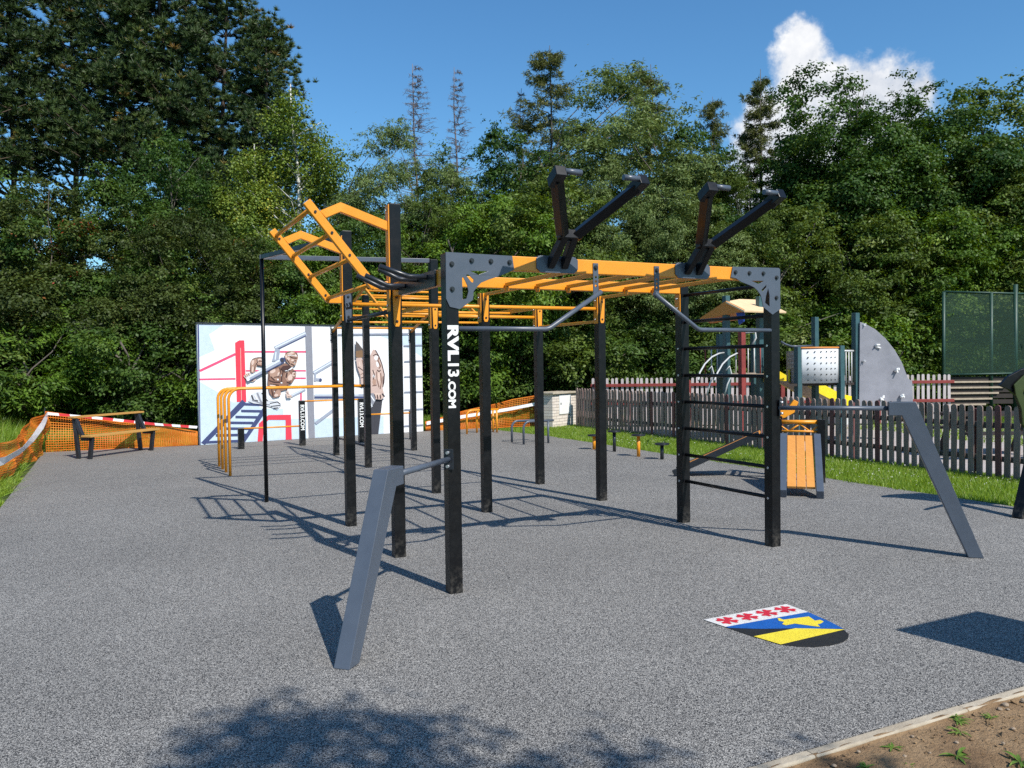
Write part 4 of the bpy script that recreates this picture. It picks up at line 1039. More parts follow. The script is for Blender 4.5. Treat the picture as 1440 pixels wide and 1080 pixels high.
# ------------------------------------------------------------------ playground beyond the fence
def vpost(t, x, y, D, s=.1, mat='teal', name='post'):
    q = at(x, y, D); m = MB(); m.box((q.x, q.y, q.z/2), (s, s, q.z)); return m.build(name, mat, t, .006)
pt_ = thing('play_tower', 'play tower with perforated grey panel, yellow slide and quarter-round climbing wall', 'play tower')
for x, y, D in ((1203, 440, 17), (1146, 446, 18.2), (1122, 488, 16.6), (1182, 486, 16.8)): vpost(pt_, x, y, D, .115)
a, c, d_, e = at(1110, 541, 16.5), at(1203, 541, 17.0), at(1203, 541, 18.4), at(1112, 541, 18.2)
m = MB(); m.prism([[(q.x, q.y) for q in (a, c, d_, e)]], (0, 0, 1.16), (1, 0, 0), (0, 1, 0), .05); m.build('deck', 'plank_dark', pt_)
# curved perforated panel
A_, B_ = at(1124, 541, 16.6), at(1180, 541, 16.8); A_.z = B_.z = 1.215
dx = (B_-A_); ln = dx.length; dx.normalize(); nn = Vector((dx.y, -dx.x, 0))
vs = []; n = 14
for i in range(n+1):
    k = i/n; q = A_+dx*(ln*k)+nn*(.16*math.sin(PI*k)); vs += [q, q+Vector((0, 0, .70))]
m = MB(); m.add(vs, [(2*i, 2*i+2, 2*i+3, 2*i+1) for i in range(n)], True); pn = m.build('perforated_panel', 'hpl_light', pt_)
md = pn.modifiers.new('t', 'SOLIDIFY'); md.thickness = .015
m = MB()
for i in range(6):
    for j in range(6):
        k = .16+i*.135; q = A_+dx*(ln*k)+nn*(.16*math.sin(PI*k)+.010)+Vector((0, 0, .06+j*.115)); m.cyl(q, nn, .0125, .012, 10)
m.build('hole_pattern', 'bolt', pn)
m = MB(); m.tube([A_+dx*(ln*i/n)+nn*(.16*math.sin(PI*i/n))+Vector((0, 0, .715)) for i in range(n+1)], .018, 8); m.build('top_rail', 'roof_orange', pt_)
a, c = at(1107, 541, 17.6), at(1119, 541, 16.7); X_ = (c-a); X_.z = 0; l_ = X_.length; X_.normalize()
m = MB(); m.prism([[(0, 0), (l_, 0), (l_, .66), (0, .66)]], (a.x, a.y, 1.215), X_, (0, 0, 1), .015); pn2 = m.build('perforated_panel', 'hpl_grey', pt_)
m = MB()
for i in range(3):
    for j in range(7): m.cyl((a.x+X_.x*l_*(.3+.25*i), a.y+X_.y*l_*(.3+.25*i), 1.27+j*.09), X_.cross(Vector((0, 0, 1))), .014, .04, 8)
m.build('hole_pattern', 'white', pn2)
a, c = at(1184, 541, 16.8), at(1200, 541, 17.0)
for i in range(4):
    q = a.lerp(c, (i+.4)/4); m = MB(); m.tube([(q.x, q.y, 1.2), (q.x, q.y, 1.86)], .013, 8); m.build('railing_bar', 'grey_tube', pt_)
m = MB(); m.tube([(a.x, a.y, 1.86), (c.x, c.y, 1.86)], .022, 8); m.build('top_rail', 'grey_tube', pt_)
X_ = r2.copy(); X_.z = 0; X_.normalize()
cp = [(1207, 575), (1207, 453), (1213, 455), (1228, 463), (1243, 476), (1256, 492), (1266, 509), (1275, 532), (1281, 536), (1283, 575)]
q = [at(x, y, 17) for x, y in cp]; o_ = q[0]; pl = [((s_-o_).dot(X_), s_.z-o_.z) for s_ in q]
m = MB(); m.prism([pl[::-1]], o_, X_, (0, 0, 1), .04); cw = m.build('climbing_wall', 'hpl_grey', pt_, .004)
for x, y in ((1232, 487), (1260, 521), (1238, 560), (1267, 556), (1213, 457), (1213, 508)):
    q = at(x, y, 16.93); m = MB(); r_s = .058 if x not in (1213,) else .025
    for k in range(4): m.tube([q+Vector((random.uniform(-.6, .6)*r_s, 0, random.uniform(-.6, .6)*r_s)), q+Vector((random.uniform(-1, 1)*r_s, -.07, random.uniform(-1, 1)*r_s))], [r_s*.5, r_s*.2], 7)
    m.build('climbing_hold', 'white', cw)
# slide running down towards the far side
pth = [at(1092, 521, 17.2), at(1112, 533, 18.0), at(1138, 549, 19.2), at(1166, 563, 20.4), at(1190, 568, 21.2)]
pth[0].z = 1.32
m = MB(); mu = MB()
for i, q in enumerate(pth): pth[i] = Vector(q)
sd_ = Vector((.55, -.85, 0)).normalized()
for a, c in zip(pth[:-1], pth[1:]):
    for s in (-1, 1): m.bar(a+sd_*s*.25+Vector((0, 0, .04)), c+sd_*s*.25+Vector((0, 0, .04)), .035, .26)
    mu.bar(a-Vector((0, 0, .08)), c-Vector((0, 0, .08)), .50, .03)
sl = m.build('slide', 'yellow', pt_, .005); mu.build('chute', 'slide_under', sl)
m = MB(); m.bar(pth[-1]-Vector((0, 0, .05)), Vector((pth[-1].x, pth[-1].y, 0)), .08, .08); m.build('slide_leg', 'grey_tube', pt_)
m = MB(); m.tube([at(1098, 480, 17), at(1104, 484, 17), at(1113, 487, 16.9), at(1126, 487, 16.9), at(1142, 486, 17.8)], .022, 8); m.build('handrail', 'anthracite', pt_)

rtw = thing('roofed_tower', 'play tower with an orange canopy roof, teal posts and white arched climbers', 'play tower')
for x, y, D in ((1021, 416, 17), (1068, 417, 17.4), (1012, 470, 18.6), (1060, 470, 19)): vpost(rtw, x, y, D, .115)
vpost(rtw, 1043, 462, 16.6, .11, 'redwood')
a, c, d_, e = at(1000, 527, 17), at(1092, 527, 17.2), at(1092, 527, 18.8), at(1000, 527, 18.6)
m = MB(); m.prism([[(q.x, q.y) for q in (a, c, d_, e)]], (0, 0, 1.36), (1, 0, 0), (0, 1, 0), .05); m.build('deck', 'plank_pale', rtw)
def quad_sheet(px, name, mat, t, parent):
    m = MB(); m.add([at(*q) for q in px], [tuple(range(len(px)))]); o = m.build(name, mat, parent)
    md = o.modifiers.new('t', 'SOLIDIFY'); md.thickness = t; return o
quad_sheet([(1021, 424, 16.8), (1047, 437, 16.4), (1106, 438.5, 17.0), (1090, 431, 17.8), (1068, 421.5, 18.3), (1040, 420.5, 18.0)], 'roof', 'roof_orange_sunlit', .03, rtw)  # top sheet of the orange roof, sunlight painted in
quad_sheet([(1021, 424.5, 16.85), (984, 449, 17.6), (1000, 455, 18.0), (1040, 450, 17.6), (1047, 437.5, 16.45)], 'roof', 'roof_orange', .03, rtw)
quad_sheet([(1036, 440, 16.7), (1048, 437, 16.6), (1047, 452, 16.6), (1040, 457, 16.7)], 'gable_panel', 'blue', .03, rtw)
for i in range(12):
    x = 992+i*8.6; q = at(x, 527, 18.6 if i < 9 else 17.2); m = MB(); m.tube([(q.x, q.y, 1.38), (q.x, q.y, 2.0)], .014, 8); m.build('railing_bar', 'grey_tube' if i % 3 else 'redwood', rtw)
q0, q1 = at(990, 490, 18.6), at(1092, 490, 18.8)
m = MB(); m.tube([(q0.x, q0.y, 2.0), (q1.x, q1.y, 2.0)], .022, 8); m.build('top_rail', 'grey_tube', rtw)
for sh in (0, 25):
    pa = [(982+sh*.9, 535), (984+sh, 524), (991+sh, 512), (1001+sh, 502), (1011+sh, 497), (1018+sh, 496)]
    m = MB(); m.tube([at(x, y, 15.6+.25*i) for i, (x, y) in enumerate(pa)], .016, 10); m.build('arched_climber', 'grey_tube', rtw)
    pa = [(996+sh, 521), (1001+sh, 515), (1004+sh, 527), (998+sh, 540), (994+sh, 556)]
    m = MB(); m.tube([at(x, y, 15.9) for i, (x, y) in enumerate(pa)], .015, 10); m.build('arched_climber', 'grey_tube', rtw)
m = MB(); m.tube([at(1045, 468, 16.6), at(1062, 467, 16.6), at(1063, 475, 16.6), at(1058, 485, 16.6)], .02, 8); m.build('handrail', 'grey_tube', rtw)

sr = thing('spring_rider', 'small orange spring rider half hidden behind the picket fence', 'spring rider')
q = at(1098, 576, 13.2)
body = [(-.26, .02), (-.16, -.12), (.05, -.13), (.2, -.05), (.27, .12), (.2, .16), (.12, .05), (-.05, .03), (-.12, .12), (-.24, .13)]
m = MB(); m.prism([body], q, X_, (0, 0, 1), .05); m.build('body', 'orange', sr, .006)
m = MB(); cq = Vector((q.x, q.y, 0)); m.tube([cq+Vector((.08*math.cos(i*.8), .08*math.sin(i*.8), i/40*(q.z-.12))) for i in range(41)], .014, 7); m.build('spring', 'darkgrey', sr)
m = MB(); m.bar(q+Vector((0, 0, .12))-X_.cross(Vector((0, 0, 1)))*.16, q+Vector((0, 0, .12))+X_.cross(Vector((0, 0, 1)))*.16, .03, .03); m.build('handle', 'darkgrey', sr)

pc = thing('picnic_table', 'dark picnic table standing beyond the picket fence on the right', 'table')
q = at(1400, 622, 14.2); q.z = 0; Xd = X_.copy(); Yd = Vector((-Xd.y, Xd.x, 0))
m = MB()
for k in range(4): m.bar(q+Yd*(k*.17-.25)-Xd*.9+Vector((0, 0, .72)), q+Yd*(k*.17-.25)+Xd*.9+Vector((0, 0, .72)), .155, .04)
m.build('table_top', 'plank_dark', pc)
for s in (-1, 1):
    m = MB(); m.bar(q+Yd*s*.68-Xd*.9+Vector((0, 0, .44)), q+Yd*s*.68+Xd*.9+Vector((0, 0, .44)), .25, .04); m.build('seat', 'plank_dark', pc)
    for s2 in (-1, 1):
        m = MB(); m.bar(q+Yd*s2*.6+Xd*s*.65, q+Yd*s2*.2+Xd*s*.65+Vector((0, 0, .7)), .05, .1); m.build('leg', 'plank_dark', pc)

# sports court with ball net behind the trees' foot
ct = thing('court_barrier', 'sports court barrier of dark boards topped by a tall green ball net on thin posts', 'sports fence')
for x, y in ((1327, 410), (1394, 411), (1428, 400)):
    q = at(x, y, 24); m = MB(); m.tube([(q.x, q.y, 0), tuple(q)], .05 if x != 1428 else .065, 10); m.build('post', 'net_green', ct)
for y0, y1 in ((410, 414), (527, 524)):
    m = MB(); m.tube([at(1327, y0, 24), at(1475, y1, 24)], .03, 8); m.build('rail', 'net_green', ct)
m = MB(); m.add([at(1327, 410, 24), at(1475, 414, 24), at(1475, 524, 24), at(1327, 527, 24)], [(0, 1, 2, 3)]); m.build('ball_net', 'green_mesh', ct)
for k in range(5):
    y = 529+k*8
    a, c = at(1334, y+4, 24.1), at(1475, y+3, 24.1); m = MB(); m.bar(a, c, .05, .125); m.build('board', 'plank_dark', ct)
    a, c = at(1336, y+8.2, 24.04), at(1422-k*9, y+7.4, 24.04); m = MB(); m.bar(a, c, .05, .05); m.build('sunlit_strip', 'plank_pale', ct)  # sunlight on board edges and gaps, painted as an added pale strip

# ------------------------------------------------------------------ weeds and stones in the soil
def weed(u, v_, s, label, seed):
    r = random.Random(seed); m = MB()
    for k in range(r.randint(9, 14)):
        a = r.uniform(0, 2*PI); l = s*r.uniform(.5, 1.1); wd = l*r.uniform(.16, .26); el = r.uniform(.1, .75)
        d = Vector((math.cos(a), math.sin(a), 0)); sdv = Vector((-d.y, d.x, 0))
        pts = []
        for i in range(5):
            t = i/4; c = d*(l*t)+Vector((0, 0, l*el*t-l*.55*t*t*el*1.4+.004)); wv = wd*math.sin(PI*min(.97, t*.85+.08))*.9
            pts += [c-sdv*wv*.5+Vector((0, 0, wv*.2)), c, c+sdv*wv*.5+Vector((0, 0, wv*.2))]
        fs = [(3*i+j, 3*i+j+1, 3*i+j+4, 3*i+j+3) for i in range(4) for j in range(2)]
        m.add(pts, fs, True)
    o = m.build('weed', 'weed_leaf'); o.location = (u, v_, -.012)
    at_ = o.data.attributes.new('tint', 'FLOAT', 'FACE'); at_.data.foreach_set('value', [min(1, max(0, r.gauss(.5, .2))) for _ in o.data.polygons])
    return tag(o, label, 'weed', 'weeds sprouting from the bare soil')
for i, (u, v_, s, lb) in enumerate(((1.254, -3.16, .05, 'leafy weed close to the kerb, left of a pair in the bare soil'), (1.163, -3.235, .045, 'second weed of the pair by the kerb, right of the other'), (1.432, -3.205, .035, 'small light green weed farthest right near the kerb'),
                              (.94, -3.38, .06, 'spreading weed in the middle of the bare soil patch'), (.763, -3.20, .04, 'dark weed close to the kerb left of the spreading one'), (.521, -3.27, .035, 'flat light green weed at the bottom edge of the soil'),
                              (.682, -3.345, .03, 'tiny pale weed at the bottom edge of the soil'), (1.12, -3.54, .075, 'largest bright green weed in the bottom right corner'), (1.30, -3.13, .04, 'dark leaved weed touching the kerb'))):
    weed(u, v_, s*1.3, lb, 60+i)
r = random.Random(4); sm = MB()
def stone(u, v_, s, label):
    m = bmesh.new(); bmesh.ops.create_icosphere(m, subdivisions=2, radius=s)
    for vv in m.verts: vv.co *= 1+r.uniform(-.16, .16); vv.co.z *= .6
    me = bpy.data.meshes.new('stone'); m.to_mesh(me); m.free(); o = link('stone', me, 'stone'); o.location = (u, v_, -.004)
    tag(o, label, 'stone', 'stones lying on the bare soil')
for u, v_, s in ((1.62, -3.15, .017), (1.55, -3.17, .013), (1.75, -3.16, .015), (1.58, -3.19, .009), (.93, -3.17, .008), (.60, -3.16, .009), (1.05, -3.30, .010), (.86, -3.31, .007), (1.40, -3.33, .010), (.41, -3.20, .010), (.74, -3.28, .009), (1.22, -3.40, .009)):
    stone(u, v_, s, 'small grey brown stone lying on the bare soil beside the kerb')
p_ = scatter(5200, -.5, 3.2, -4.3, -3.125, -.008, 77); rr = np.random.default_rng(6)
sz = np.abs(rr.normal(.003, .0025, len(p_)))+.0012
v = p_[:, None, :]+rr.normal(0, 1, (len(p_), 4, 3))*sz[:, None, None]; v[:, :, 2] = np.abs(v[:, :, 2]+.008)-.012
cr2 = MB()
for q in v[:3600]: cr2.add(q.tolist(), [(0, 1, 2), (0, 2, 3), (0, 3, 1), (1, 3, 2)])
rq = np.random.default_rng(15)
for _ in range(230):
    u_, v_ = rq.uniform(-.4, 3.2), -3.11-abs(rq.normal(0, .35)); z_ = rq.gamma(1.5, .004)+.003
    q = rq.normal(0, 1, (7, 3)); q /= np.linalg.norm(q, axis=1)[:, None]; q = q*z_*rq.uniform(.6, 1.2, (7, 1)); q[:, 2] = np.abs(q[:, 2])*.7
    h_ = bmesh.new()
    for w_ in q: h_.verts.new(w_)
    bmesh.ops.convex_hull(h_, input=h_.verts); h_.verts.index_update()
    cr2.add([(w_.co.x+u_, w_.co.y+v_, w_.co.z-.014) for w_ in h_.verts], [tuple(w_.index for w_ in f_.verts) for f_ in h_.faces]); h_.free()
tag(cr2.build('crumbs', 'soil'), 'loose crumbs of earth scattered over the bare soil', 'earth crumbs', kind='stuff')

# ------------------------------------------------------------------ trees and shrubs
def leaves(name, c, nrm, tint, ln, wd, mat, parent, r, droop=.0, shape=4):
    n = len(c)
    nrm = nrm+r.normal(0, .55, (n, 3)); nrm /= np.linalg.norm(nrm, axis=1)[:, None]+1e-9
    d = r.normal(0, 1, (n, 3)); d[:, 2] -= droop*2
    d -= nrm*(d*nrm).sum(1)[:, None]; d /= np.linalg.norm(d, axis=1)[:, None]+1e-9
    s = np.cross(nrm, d)
    l = ln*r.uniform(.6, 1.25, n)[:, None]; w_ = wd*r.uniform(.7, 1.2, n)[:, None]
    v = np.zeros((n, 4, 3))
    v[:, 0] = c; v[:, 1] = c+d*l*.45+s*w_*.5+nrm*w_*.12; v[:, 2] = c+d*l; v[:, 3] = c+d*l*.45-s*w_*.5+nrm*w_*.12
    return tri_mesh(name, v, np.clip(tint, 0, 1), mat, parent, 4)

def clump_leaves(cl, n, r, fill=.72, per=9, flat=.5, spread=.46):
    """cl: (k,4) boughs; every bough carries flat leafy sprays on its shell; returns positions, normals, tints"""
    k = len(cl); wgt = cl[:, 3]**2; wgt = wgt/wgt.sum()
    ns = k*per
    bi = r.choice(k, ns, p=wgt)
    d = r.normal(0, 1, (ns, 3)); d[:, 2] += .25; d /= np.linalg.norm(d, axis=1)[:, None]
    rad = cl[bi, 3]*(r.uniform(fill**3, 1.0, ns)**(1/3))
    d2 = d.copy(); d2[:, 2] *= .85
    sc = cl[bi, :3]+d2*rad[:, None]
    sr = cl[bi, 3]*spread*r.uniform(.55, 1.2, ns)
    ct = r.normal(0, .10, k); st = r.normal(0, .12, ns)
    idx = r.choice(ns, n, p=sr**2/(sr**2).sum())
    e = r.normal(0, .55, (n, 3)); e[:, 2] *= flat
    # sprays hang outwards: lower the further they reach from the bough
    out = d[idx].copy(); reach = (e*out).sum(1)
    e[:, 2] -= .30*np.clip(reach, 0, 1.5)
    pos = sc[idx]+e*sr[idx][:, None]
    nr = d[idx]*.45+np.array([0, 0, .75])+e*np.array([.5, .5, .2])
    return pos, nr, .45+ct[bi[idx]]+st[idx]+r.normal(0, .11, n)

def trunk_mb(m, path, r0, r1, n=8):
    k = len(path); m.tube(path, [r0+(r1-r0)*i/(k-1) for i in range(k)], n)

def wobble(a, c, r, k=6, amt=.12):
    a, c = Vector(a), Vector(c); ln = (c-a).length
    pts = [a.lerp(c, i/k) for i in range(k+1)]
    for i in range(1, k): pts[i] += Vector((r.normal(0, amt), r.normal(0, amt), 0))*ln*.12
    return pts

def broadleaf(name, seed, h, rx, base, n, ncl, ln, wd, mat, bark, droop=.2, crad=(.45, .95), stems=1, tr=.16, shape=1.0, top=.0):
    r = np.random.default_rng(seed); root = thing(name, 'x', 'tree')
    cl = []
    hc = (h+base)/2; hz_ = (h-base)/2
    while len(cl) < ncl:
        d = r.normal(0, 1, 3); d /= np.linalg.norm(d)
        if d[2] < -.2 and r.random() < .35: continue
        q = r.uniform(.30, 1)**.5
        az = math.atan2(d[1], d[0]); lump = 1+.13*math.sin(az*3+seed)+.10*math.sin(az*5+d[2]*4+seed*2)+.10*math.sin(d[2]*7+az*2+seed)
        sh = math.sqrt(max(0, 1-d[2]**2))**(.72 if shape == 1 else .95)
        if shape != 1: sh *= (1.05-.35*d[2])
        z = hc+d[2]*hz_*q*(lump*.35+.65)
        x, y = math.cos(az)*rx*sh*q*lump, math.sin(az)*rx*sh*q*lump
        rd = r.uniform(*crad)*(1-.22*max(0, d[2]))
        cl.append((x, y, min(z, h-rd*.6), rd))
    for i in range(int(top)):
        a_ = r.uniform(0, 6.28); q = min(.6, abs(r.normal(0, .3))); x, y = math.cos(a_)*rx*q, math.sin(a_)*rx*q
        zt = hc+hz_*math.sqrt(max(.1, 1-min(.9, q*q)))
        cl.append((x, y, zt-.25, .36)); cl.append((x+r.normal(0, .08), y+r.normal(0, .08), zt+r.uniform(.0, .3), .22))
    cl = np.array(cl)
    pos, nr, ti = clump_leaves(cl, n, r)
    # a few sprays poke out of the outline
    ns = n//9; j = r.choice(len(pos), ns)
    e = pos[j]-np.array([0, 0, hc]); e /= np.linalg.norm(e, axis=1)[:, None]
    pos[j] += e*r.gamma(1.3, .07, ns)[:, None]
    ok = pos[:, 2] > .02; pos, nr, ti = pos[ok], nr[ok], ti[ok]
    leaves('crown', pos, nr, ti, ln, wd, mat, root, r, droop)
    m = MB()
    for s_ in range(stems):
        b0 = (0, 0, 0) if stems == 1 else (r.normal(0, .22), r.normal(0, .22), 0)
        tp = (r.normal(0, rx*.12), r.normal(0, rx*.12), h*.86) if stems == 1 else (r.normal(0, rx*.45), r.normal(0, rx*.45), h*r.uniform(.5, .8))
        pth = wobble(b0, tp, r, 7); trunk_mb(m, pth, tr/stems**.5, .02)
        for i in r.choice(len(cl), min(len(cl), 22//stems), replace=False):
            c = cl[i]
            z0 = max(base*.8, c[2]-r.uniform(.5, 1.6)); t = min(.95, max(.08, z0/tp[2])); f = t*7; k = int(min(6, f)); st = pth[k].lerp(pth[k+1], f-k)
            trunk_mb(m, wobble(st, c[:3], r, 4), .05*(1-t)+.018, .006, 5)
    m.build('trunk', bark, root)
    return root

def pine(name, seed, h, base, rx, n, droop=0):
    r = np.random.default_rng(seed); root = thing(name, 'x', 'tree'); m = MB()
    top = Vector((r.normal(0, .3), r.normal(0, .3), h)); pth = wobble((0, 0, 0), top, r, 9, .05); trunk_mb(m, pth, .20, .03, 9)
    tufts = []
    z = base
    while z < h-.2:
        k = (z-base)/(h-base)
        L_ = rx*(1-k)**.62*r.uniform(.75, 1.1)+.25
        for b_ in range(r.integers(4, 7)):
            a = r.uniform(0, 2*PI); L2 = L_*r.uniform(.55, 1.1); f = z/h*9; i = int(min(8, f)); st = pth[i].lerp(pth[i+1], f-i)
            en = st+Vector((math.cos(a)*L2, math.sin(a)*L2, L2*r.uniform(.18, .62)))
            bp = wobble(st, en, r, 4, .1); trunk_mb(m, bp, .045*(1-k)+.012, .006, 5)
            for q in range(int(9+10*L2)):
                t = r.uniform(.38, 1.04)
                f2 = min(3.99, t*4); i2 = int(f2); c = bp[i2].lerp(bp[i2+1], f2-i2)
                sp = .40*(1.1-.4*t)
                tufts.append((c.x+r.normal(0, sp), c.y+r.normal(0, sp), c.z+r.normal(.08, sp*.75), .20+.1*r.random()))
        z += r.uniform(.5, .85)*(1-.35*k)
    for k in range(8):
        z = base*r.uniform(.35, .98); a = r.uniform(0, 2*PI); l = r.uniform(.6, 1.6); f = z/h*9; i = int(f); st = pth[i].lerp(pth[i+1], f-i)
        trunk_mb(m, wobble(st, st+Vector((math.cos(a)*l, math.sin(a)*l, r.uniform(-.3, .3))), r, 4, .2), .02, .005, 4)
    T = np.array(tufts); per = max(6, n//len(T)); N_ = len(T)*per
    idx = np.repeat(np.arange(len(T)), per)
    d = r.normal(0, 1, (N_, 3)); d[:, 2] = np.abs(d[:, 2])*.8+.1; d /= np.linalg.norm(d, axis=1)[:, None]
    c = T[idx, :3]; l = T[idx, 3]*r.uniform(.7, 1.15, N_)
    s = np.cross(d, r.normal(0, 1, (N_, 3))); s /= np.linalg.norm(s, axis=1)[:, None]
    wv = .021
    v = np.zeros((N_, 3, 3)); v[:, 0] = c+s*wv; v[:, 1] = c-s*wv; v[:, 2] = c+d*l[:, None]
    ct = r.normal(0, .13, len(T)); brown = (r.random(len(T)) < .015)*.5
    tri_mesh('crown', v, np.clip(.42+ct[idx]+brown[idx]+r.normal(0, .1, N_), 0, 1), 'needle_pine', root)
    m.build('trunk', 'pine_bark', root)
    return root

def conifer(name, seed, h, base, rx, n, mat, dead=False, dens=1.0):
    r = np.random.default_rng(seed); root = thing(name, 'x', 'tree'); m = MB()
    trunk_mb(m, wobble((0, 0, 0), (r.normal(0, .15), r.normal(0, .15), h), r, 8, .03), .13, .012, 8)
    C = []; D = []
    z = base
    while z < h-.1:
        k = (z-base)/(h-base); L_ = rx*(1-k)**(.85 if dead else .55)*(1 if dead else r.uniform(.75, 1.1))+.14
        for b_ in range(int(r.integers(4, 8)*dens+.5)):
            a = r.uniform(0, 2*PI); l = L_*r.uniform(.6, 1.15)
            st = Vector((0, 0, z)); rise = r.uniform(-.22, .02) if not dead else r.uniform(-.2, .35)
            mid = st+Vector((math.cos(a)*l*.55, math.sin(a)*l*.55, l*rise-.04*l)); en = st+Vector((math.cos(a)*l, math.sin(a)*l, l*rise*.6+.10*l))
            m.tube([st, mid, en], [.018*(1-k)+.008, .010, .004], 4)
            if dead:
                for q in range(15):
                    t = r.uniform(.15, 1); c = st.lerp(en, t); a2 = a+r.choice((-1, 1))*r.uniform(.5, 1.2); l2 = r.uniform(.12, .38)*(1.3-k)
                    m.tube([c, c+Vector((math.cos(a2)*l2, math.sin(a2)*l2, r.uniform(-.12, .1)))], [.007, .003], 3)
            else:
                for q in range(int(8+22*l)):
                    t = r.uniform(.12, 1.03); c = st.lerp(mid, t/.55) if t < .55 else mid.lerp(en, (t-.55)/.45)
                    C.append((c.x+r.normal(0, .09), c.y+r.normal(0, .09), c.z-abs(r.normal(0, .10)))); D.append((math.cos(a), math.sin(a), -.25))
        z += r.uniform(.16, .32) if dead else r.uniform(.34, .62)*(1.15-.5*k)
    if C:
        C, D = np.array(C), np.array(D); per = max(4, n//len(C)); N_ = len(C)*per; idx = np.repeat(np.arange(len(C)), per)
        d = D[idx]*.6+r.normal(0, .6, (N_, 3)); d /= np.linalg.norm(d, axis=1)[:, None]
        s = np.cross(d, r.normal(0, 1, (N_, 3))); s /= np.linalg.norm(s, axis=1)[:, None]
        c = C[idx]+r.normal(0, .04, (N_, 3)); l = r.uniform(.08, .2, N_)[:, None]
        v = np.zeros((N_, 3, 3)); v[:, 0] = c+s*.017; v[:, 1] = c-s*.017; v[:, 2] = c+d*l
        ct = r.normal(0, .12, len(C)); tri_mesh('crown', v, np.clip(.45+ct[idx]+r.normal(0, .1, N_), 0, 1), mat, root)
    if dead:
        m.build('trunk', 'dead_bark', root)
    else: m.build('trunk', 'bark', root)
    return root

def birch(name, seed, h, base, rx, n):
    r = np.random.default_rng(seed); root = thing(name, 'x', 'tree'); m = MB()
    pth = wobble((0, 0, 0), (r.normal(0, .25), r.normal(0, .25), h*.97), r, 9, .06); trunk_mb(m, pth, .13, .018, 9)
    cl = []
    for k in range(26):
        t = r.uniform(base/h, .96); f = t*9; i = int(min(8, f)); st = pth[i].lerp(pth[i+1], f-i)
        a = r.uniform(0, 2*PI); l = rx*(1.08-t)**.6*r.uniform(.6, 1.2)
        en = st+Vector((math.cos(a)*l, math.sin(a)*l, l*r.uniform(.5, 1.0)))
        trunk_mb(m, wobble(st, en, r, 4, .12), .038*(1.1-t)+.01, .006, 5)
        for q in range(4):
            c = st.lerp(en, r.uniform(.45, 1.1)); cl.append((c.x+r.normal(0, .15), c.y+r.normal(0, .15), c.z-r.uniform(0, .35), r.uniform(.22, .5)))
    cl = np.array(cl); pos, nr, ti = clump_leaves(cl, n, r, .1, 7, .8)
    pos[:, 2] -= r.gamma(1.2, .12, len(pos))
    leaves('crown', pos, nr, ti, .085, .06, 'leaf_birch', root, r, .8)
    m.build('trunk', 'birch_bark', root)
    return root

PROTO = {
 'oak_a': (broadleaf('broadleaf_tree', 101, 10, 3.4, 1.2, 190000, 190, .105, .068, 'leaf_oak', 'bark', .2, (.46, .92), 1, .2, 1.0, 10), 10),
 'oak_b': (broadleaf('broadleaf_tree', 102, 10, 2.9, 1.0, 95000, 135, .115, .072, 'leaf_oak', 'bark', .2, (.38, .78), 1, .18, 1.0, 14), 10),
 'silver_a': (broadleaf('broadleaf_tree', 103, 9.5, 2.5, .7, 95000, 140, .105, .036, 'leaf_silver', 'bark', .7, (.28, .62), 2, .15, .5, 14), 9.5),
 'silver_b': (broadleaf('broadleaf_tree', 104, 9.5, 2.9, .6, 100000, 145, .105, .038, 'leaf_silver', 'bark', .7, (.3, .66), 2, .15, 1.0, 16), 9.5),
 'shrub_a': (broadleaf('shrub', 105, 6, 2.5, .15, 90000, 120, .088, .054, 'leaf_shrub', 'bark', .3, (.3, .62), 4, .1, 1.0, 12), 6),
 'shrub_b': (broadleaf('shrub', 106, 6, 2.7, .15, 90000, 120, .088, .048, 'leaf_berry', 'bark', .3, (.3, .6), 4, .1, 1.0, 12), 6),
 'shrub_c': (broadleaf('shrub', 107, 6, 2.6, .15, 80000, 115, .11, .05, 'leaf_bright', 'bark', .5, (.3, .66), 4, .1, 1.0, 12), 6),
 'low_a': (broadleaf('shrub', 108, 2.8, 1.8, .05, 34000, 80, .088, .052, 'leaf_shrub', 'bark', .3, (.24, .5), 5, .06, 1.0, 10), 2.8),
 'low_b': (broadleaf('shrub', 109, 2.8, 1.9, .05, 34000, 80, .125, .044, 'leaf_bright', 'bark', .6, (.24, .5), 5, .06, 1.0, 12), 2.8),
 'shade': (broadleaf('broadleaf_tree', 110, 7, 3.3, 3.5, 56000, 90, .11, .07, 'leaf_oak', 'bark', .2, (.28, .70), 1, .16, 1.0, 26), 7),
 'pine_a': (pine('pine_tree', 111, 18, 8.4, 3.4, 95000), 18),
 'pine_b': (pine('pine_tree', 112, 16, 4.5, 3.5, 120000), 16),
 'larch_a': (conifer('larch_tree', 121, 14, 4, 2.5, 42000, 'needle_larch'), 14),
 'larch_b': (conifer('larch_tree', 122, 13, 3, 1.9, 36000, 'needle_larch', dens=.8), 13),
 'dead_a': (conifer('dead_spruce', 131, 14, 5, 1.75, 0, None, True), 14),
 'birch_a': (birch('birch_tree', 141, 10.5, 4.3, 2.0, 17000), 10.5),
 'birch_b': (birch('birch_tree', 142, 9, 4, 1.5, 14000), 9),
}
used = set(); prnd = random.Random(23); FIX = {}
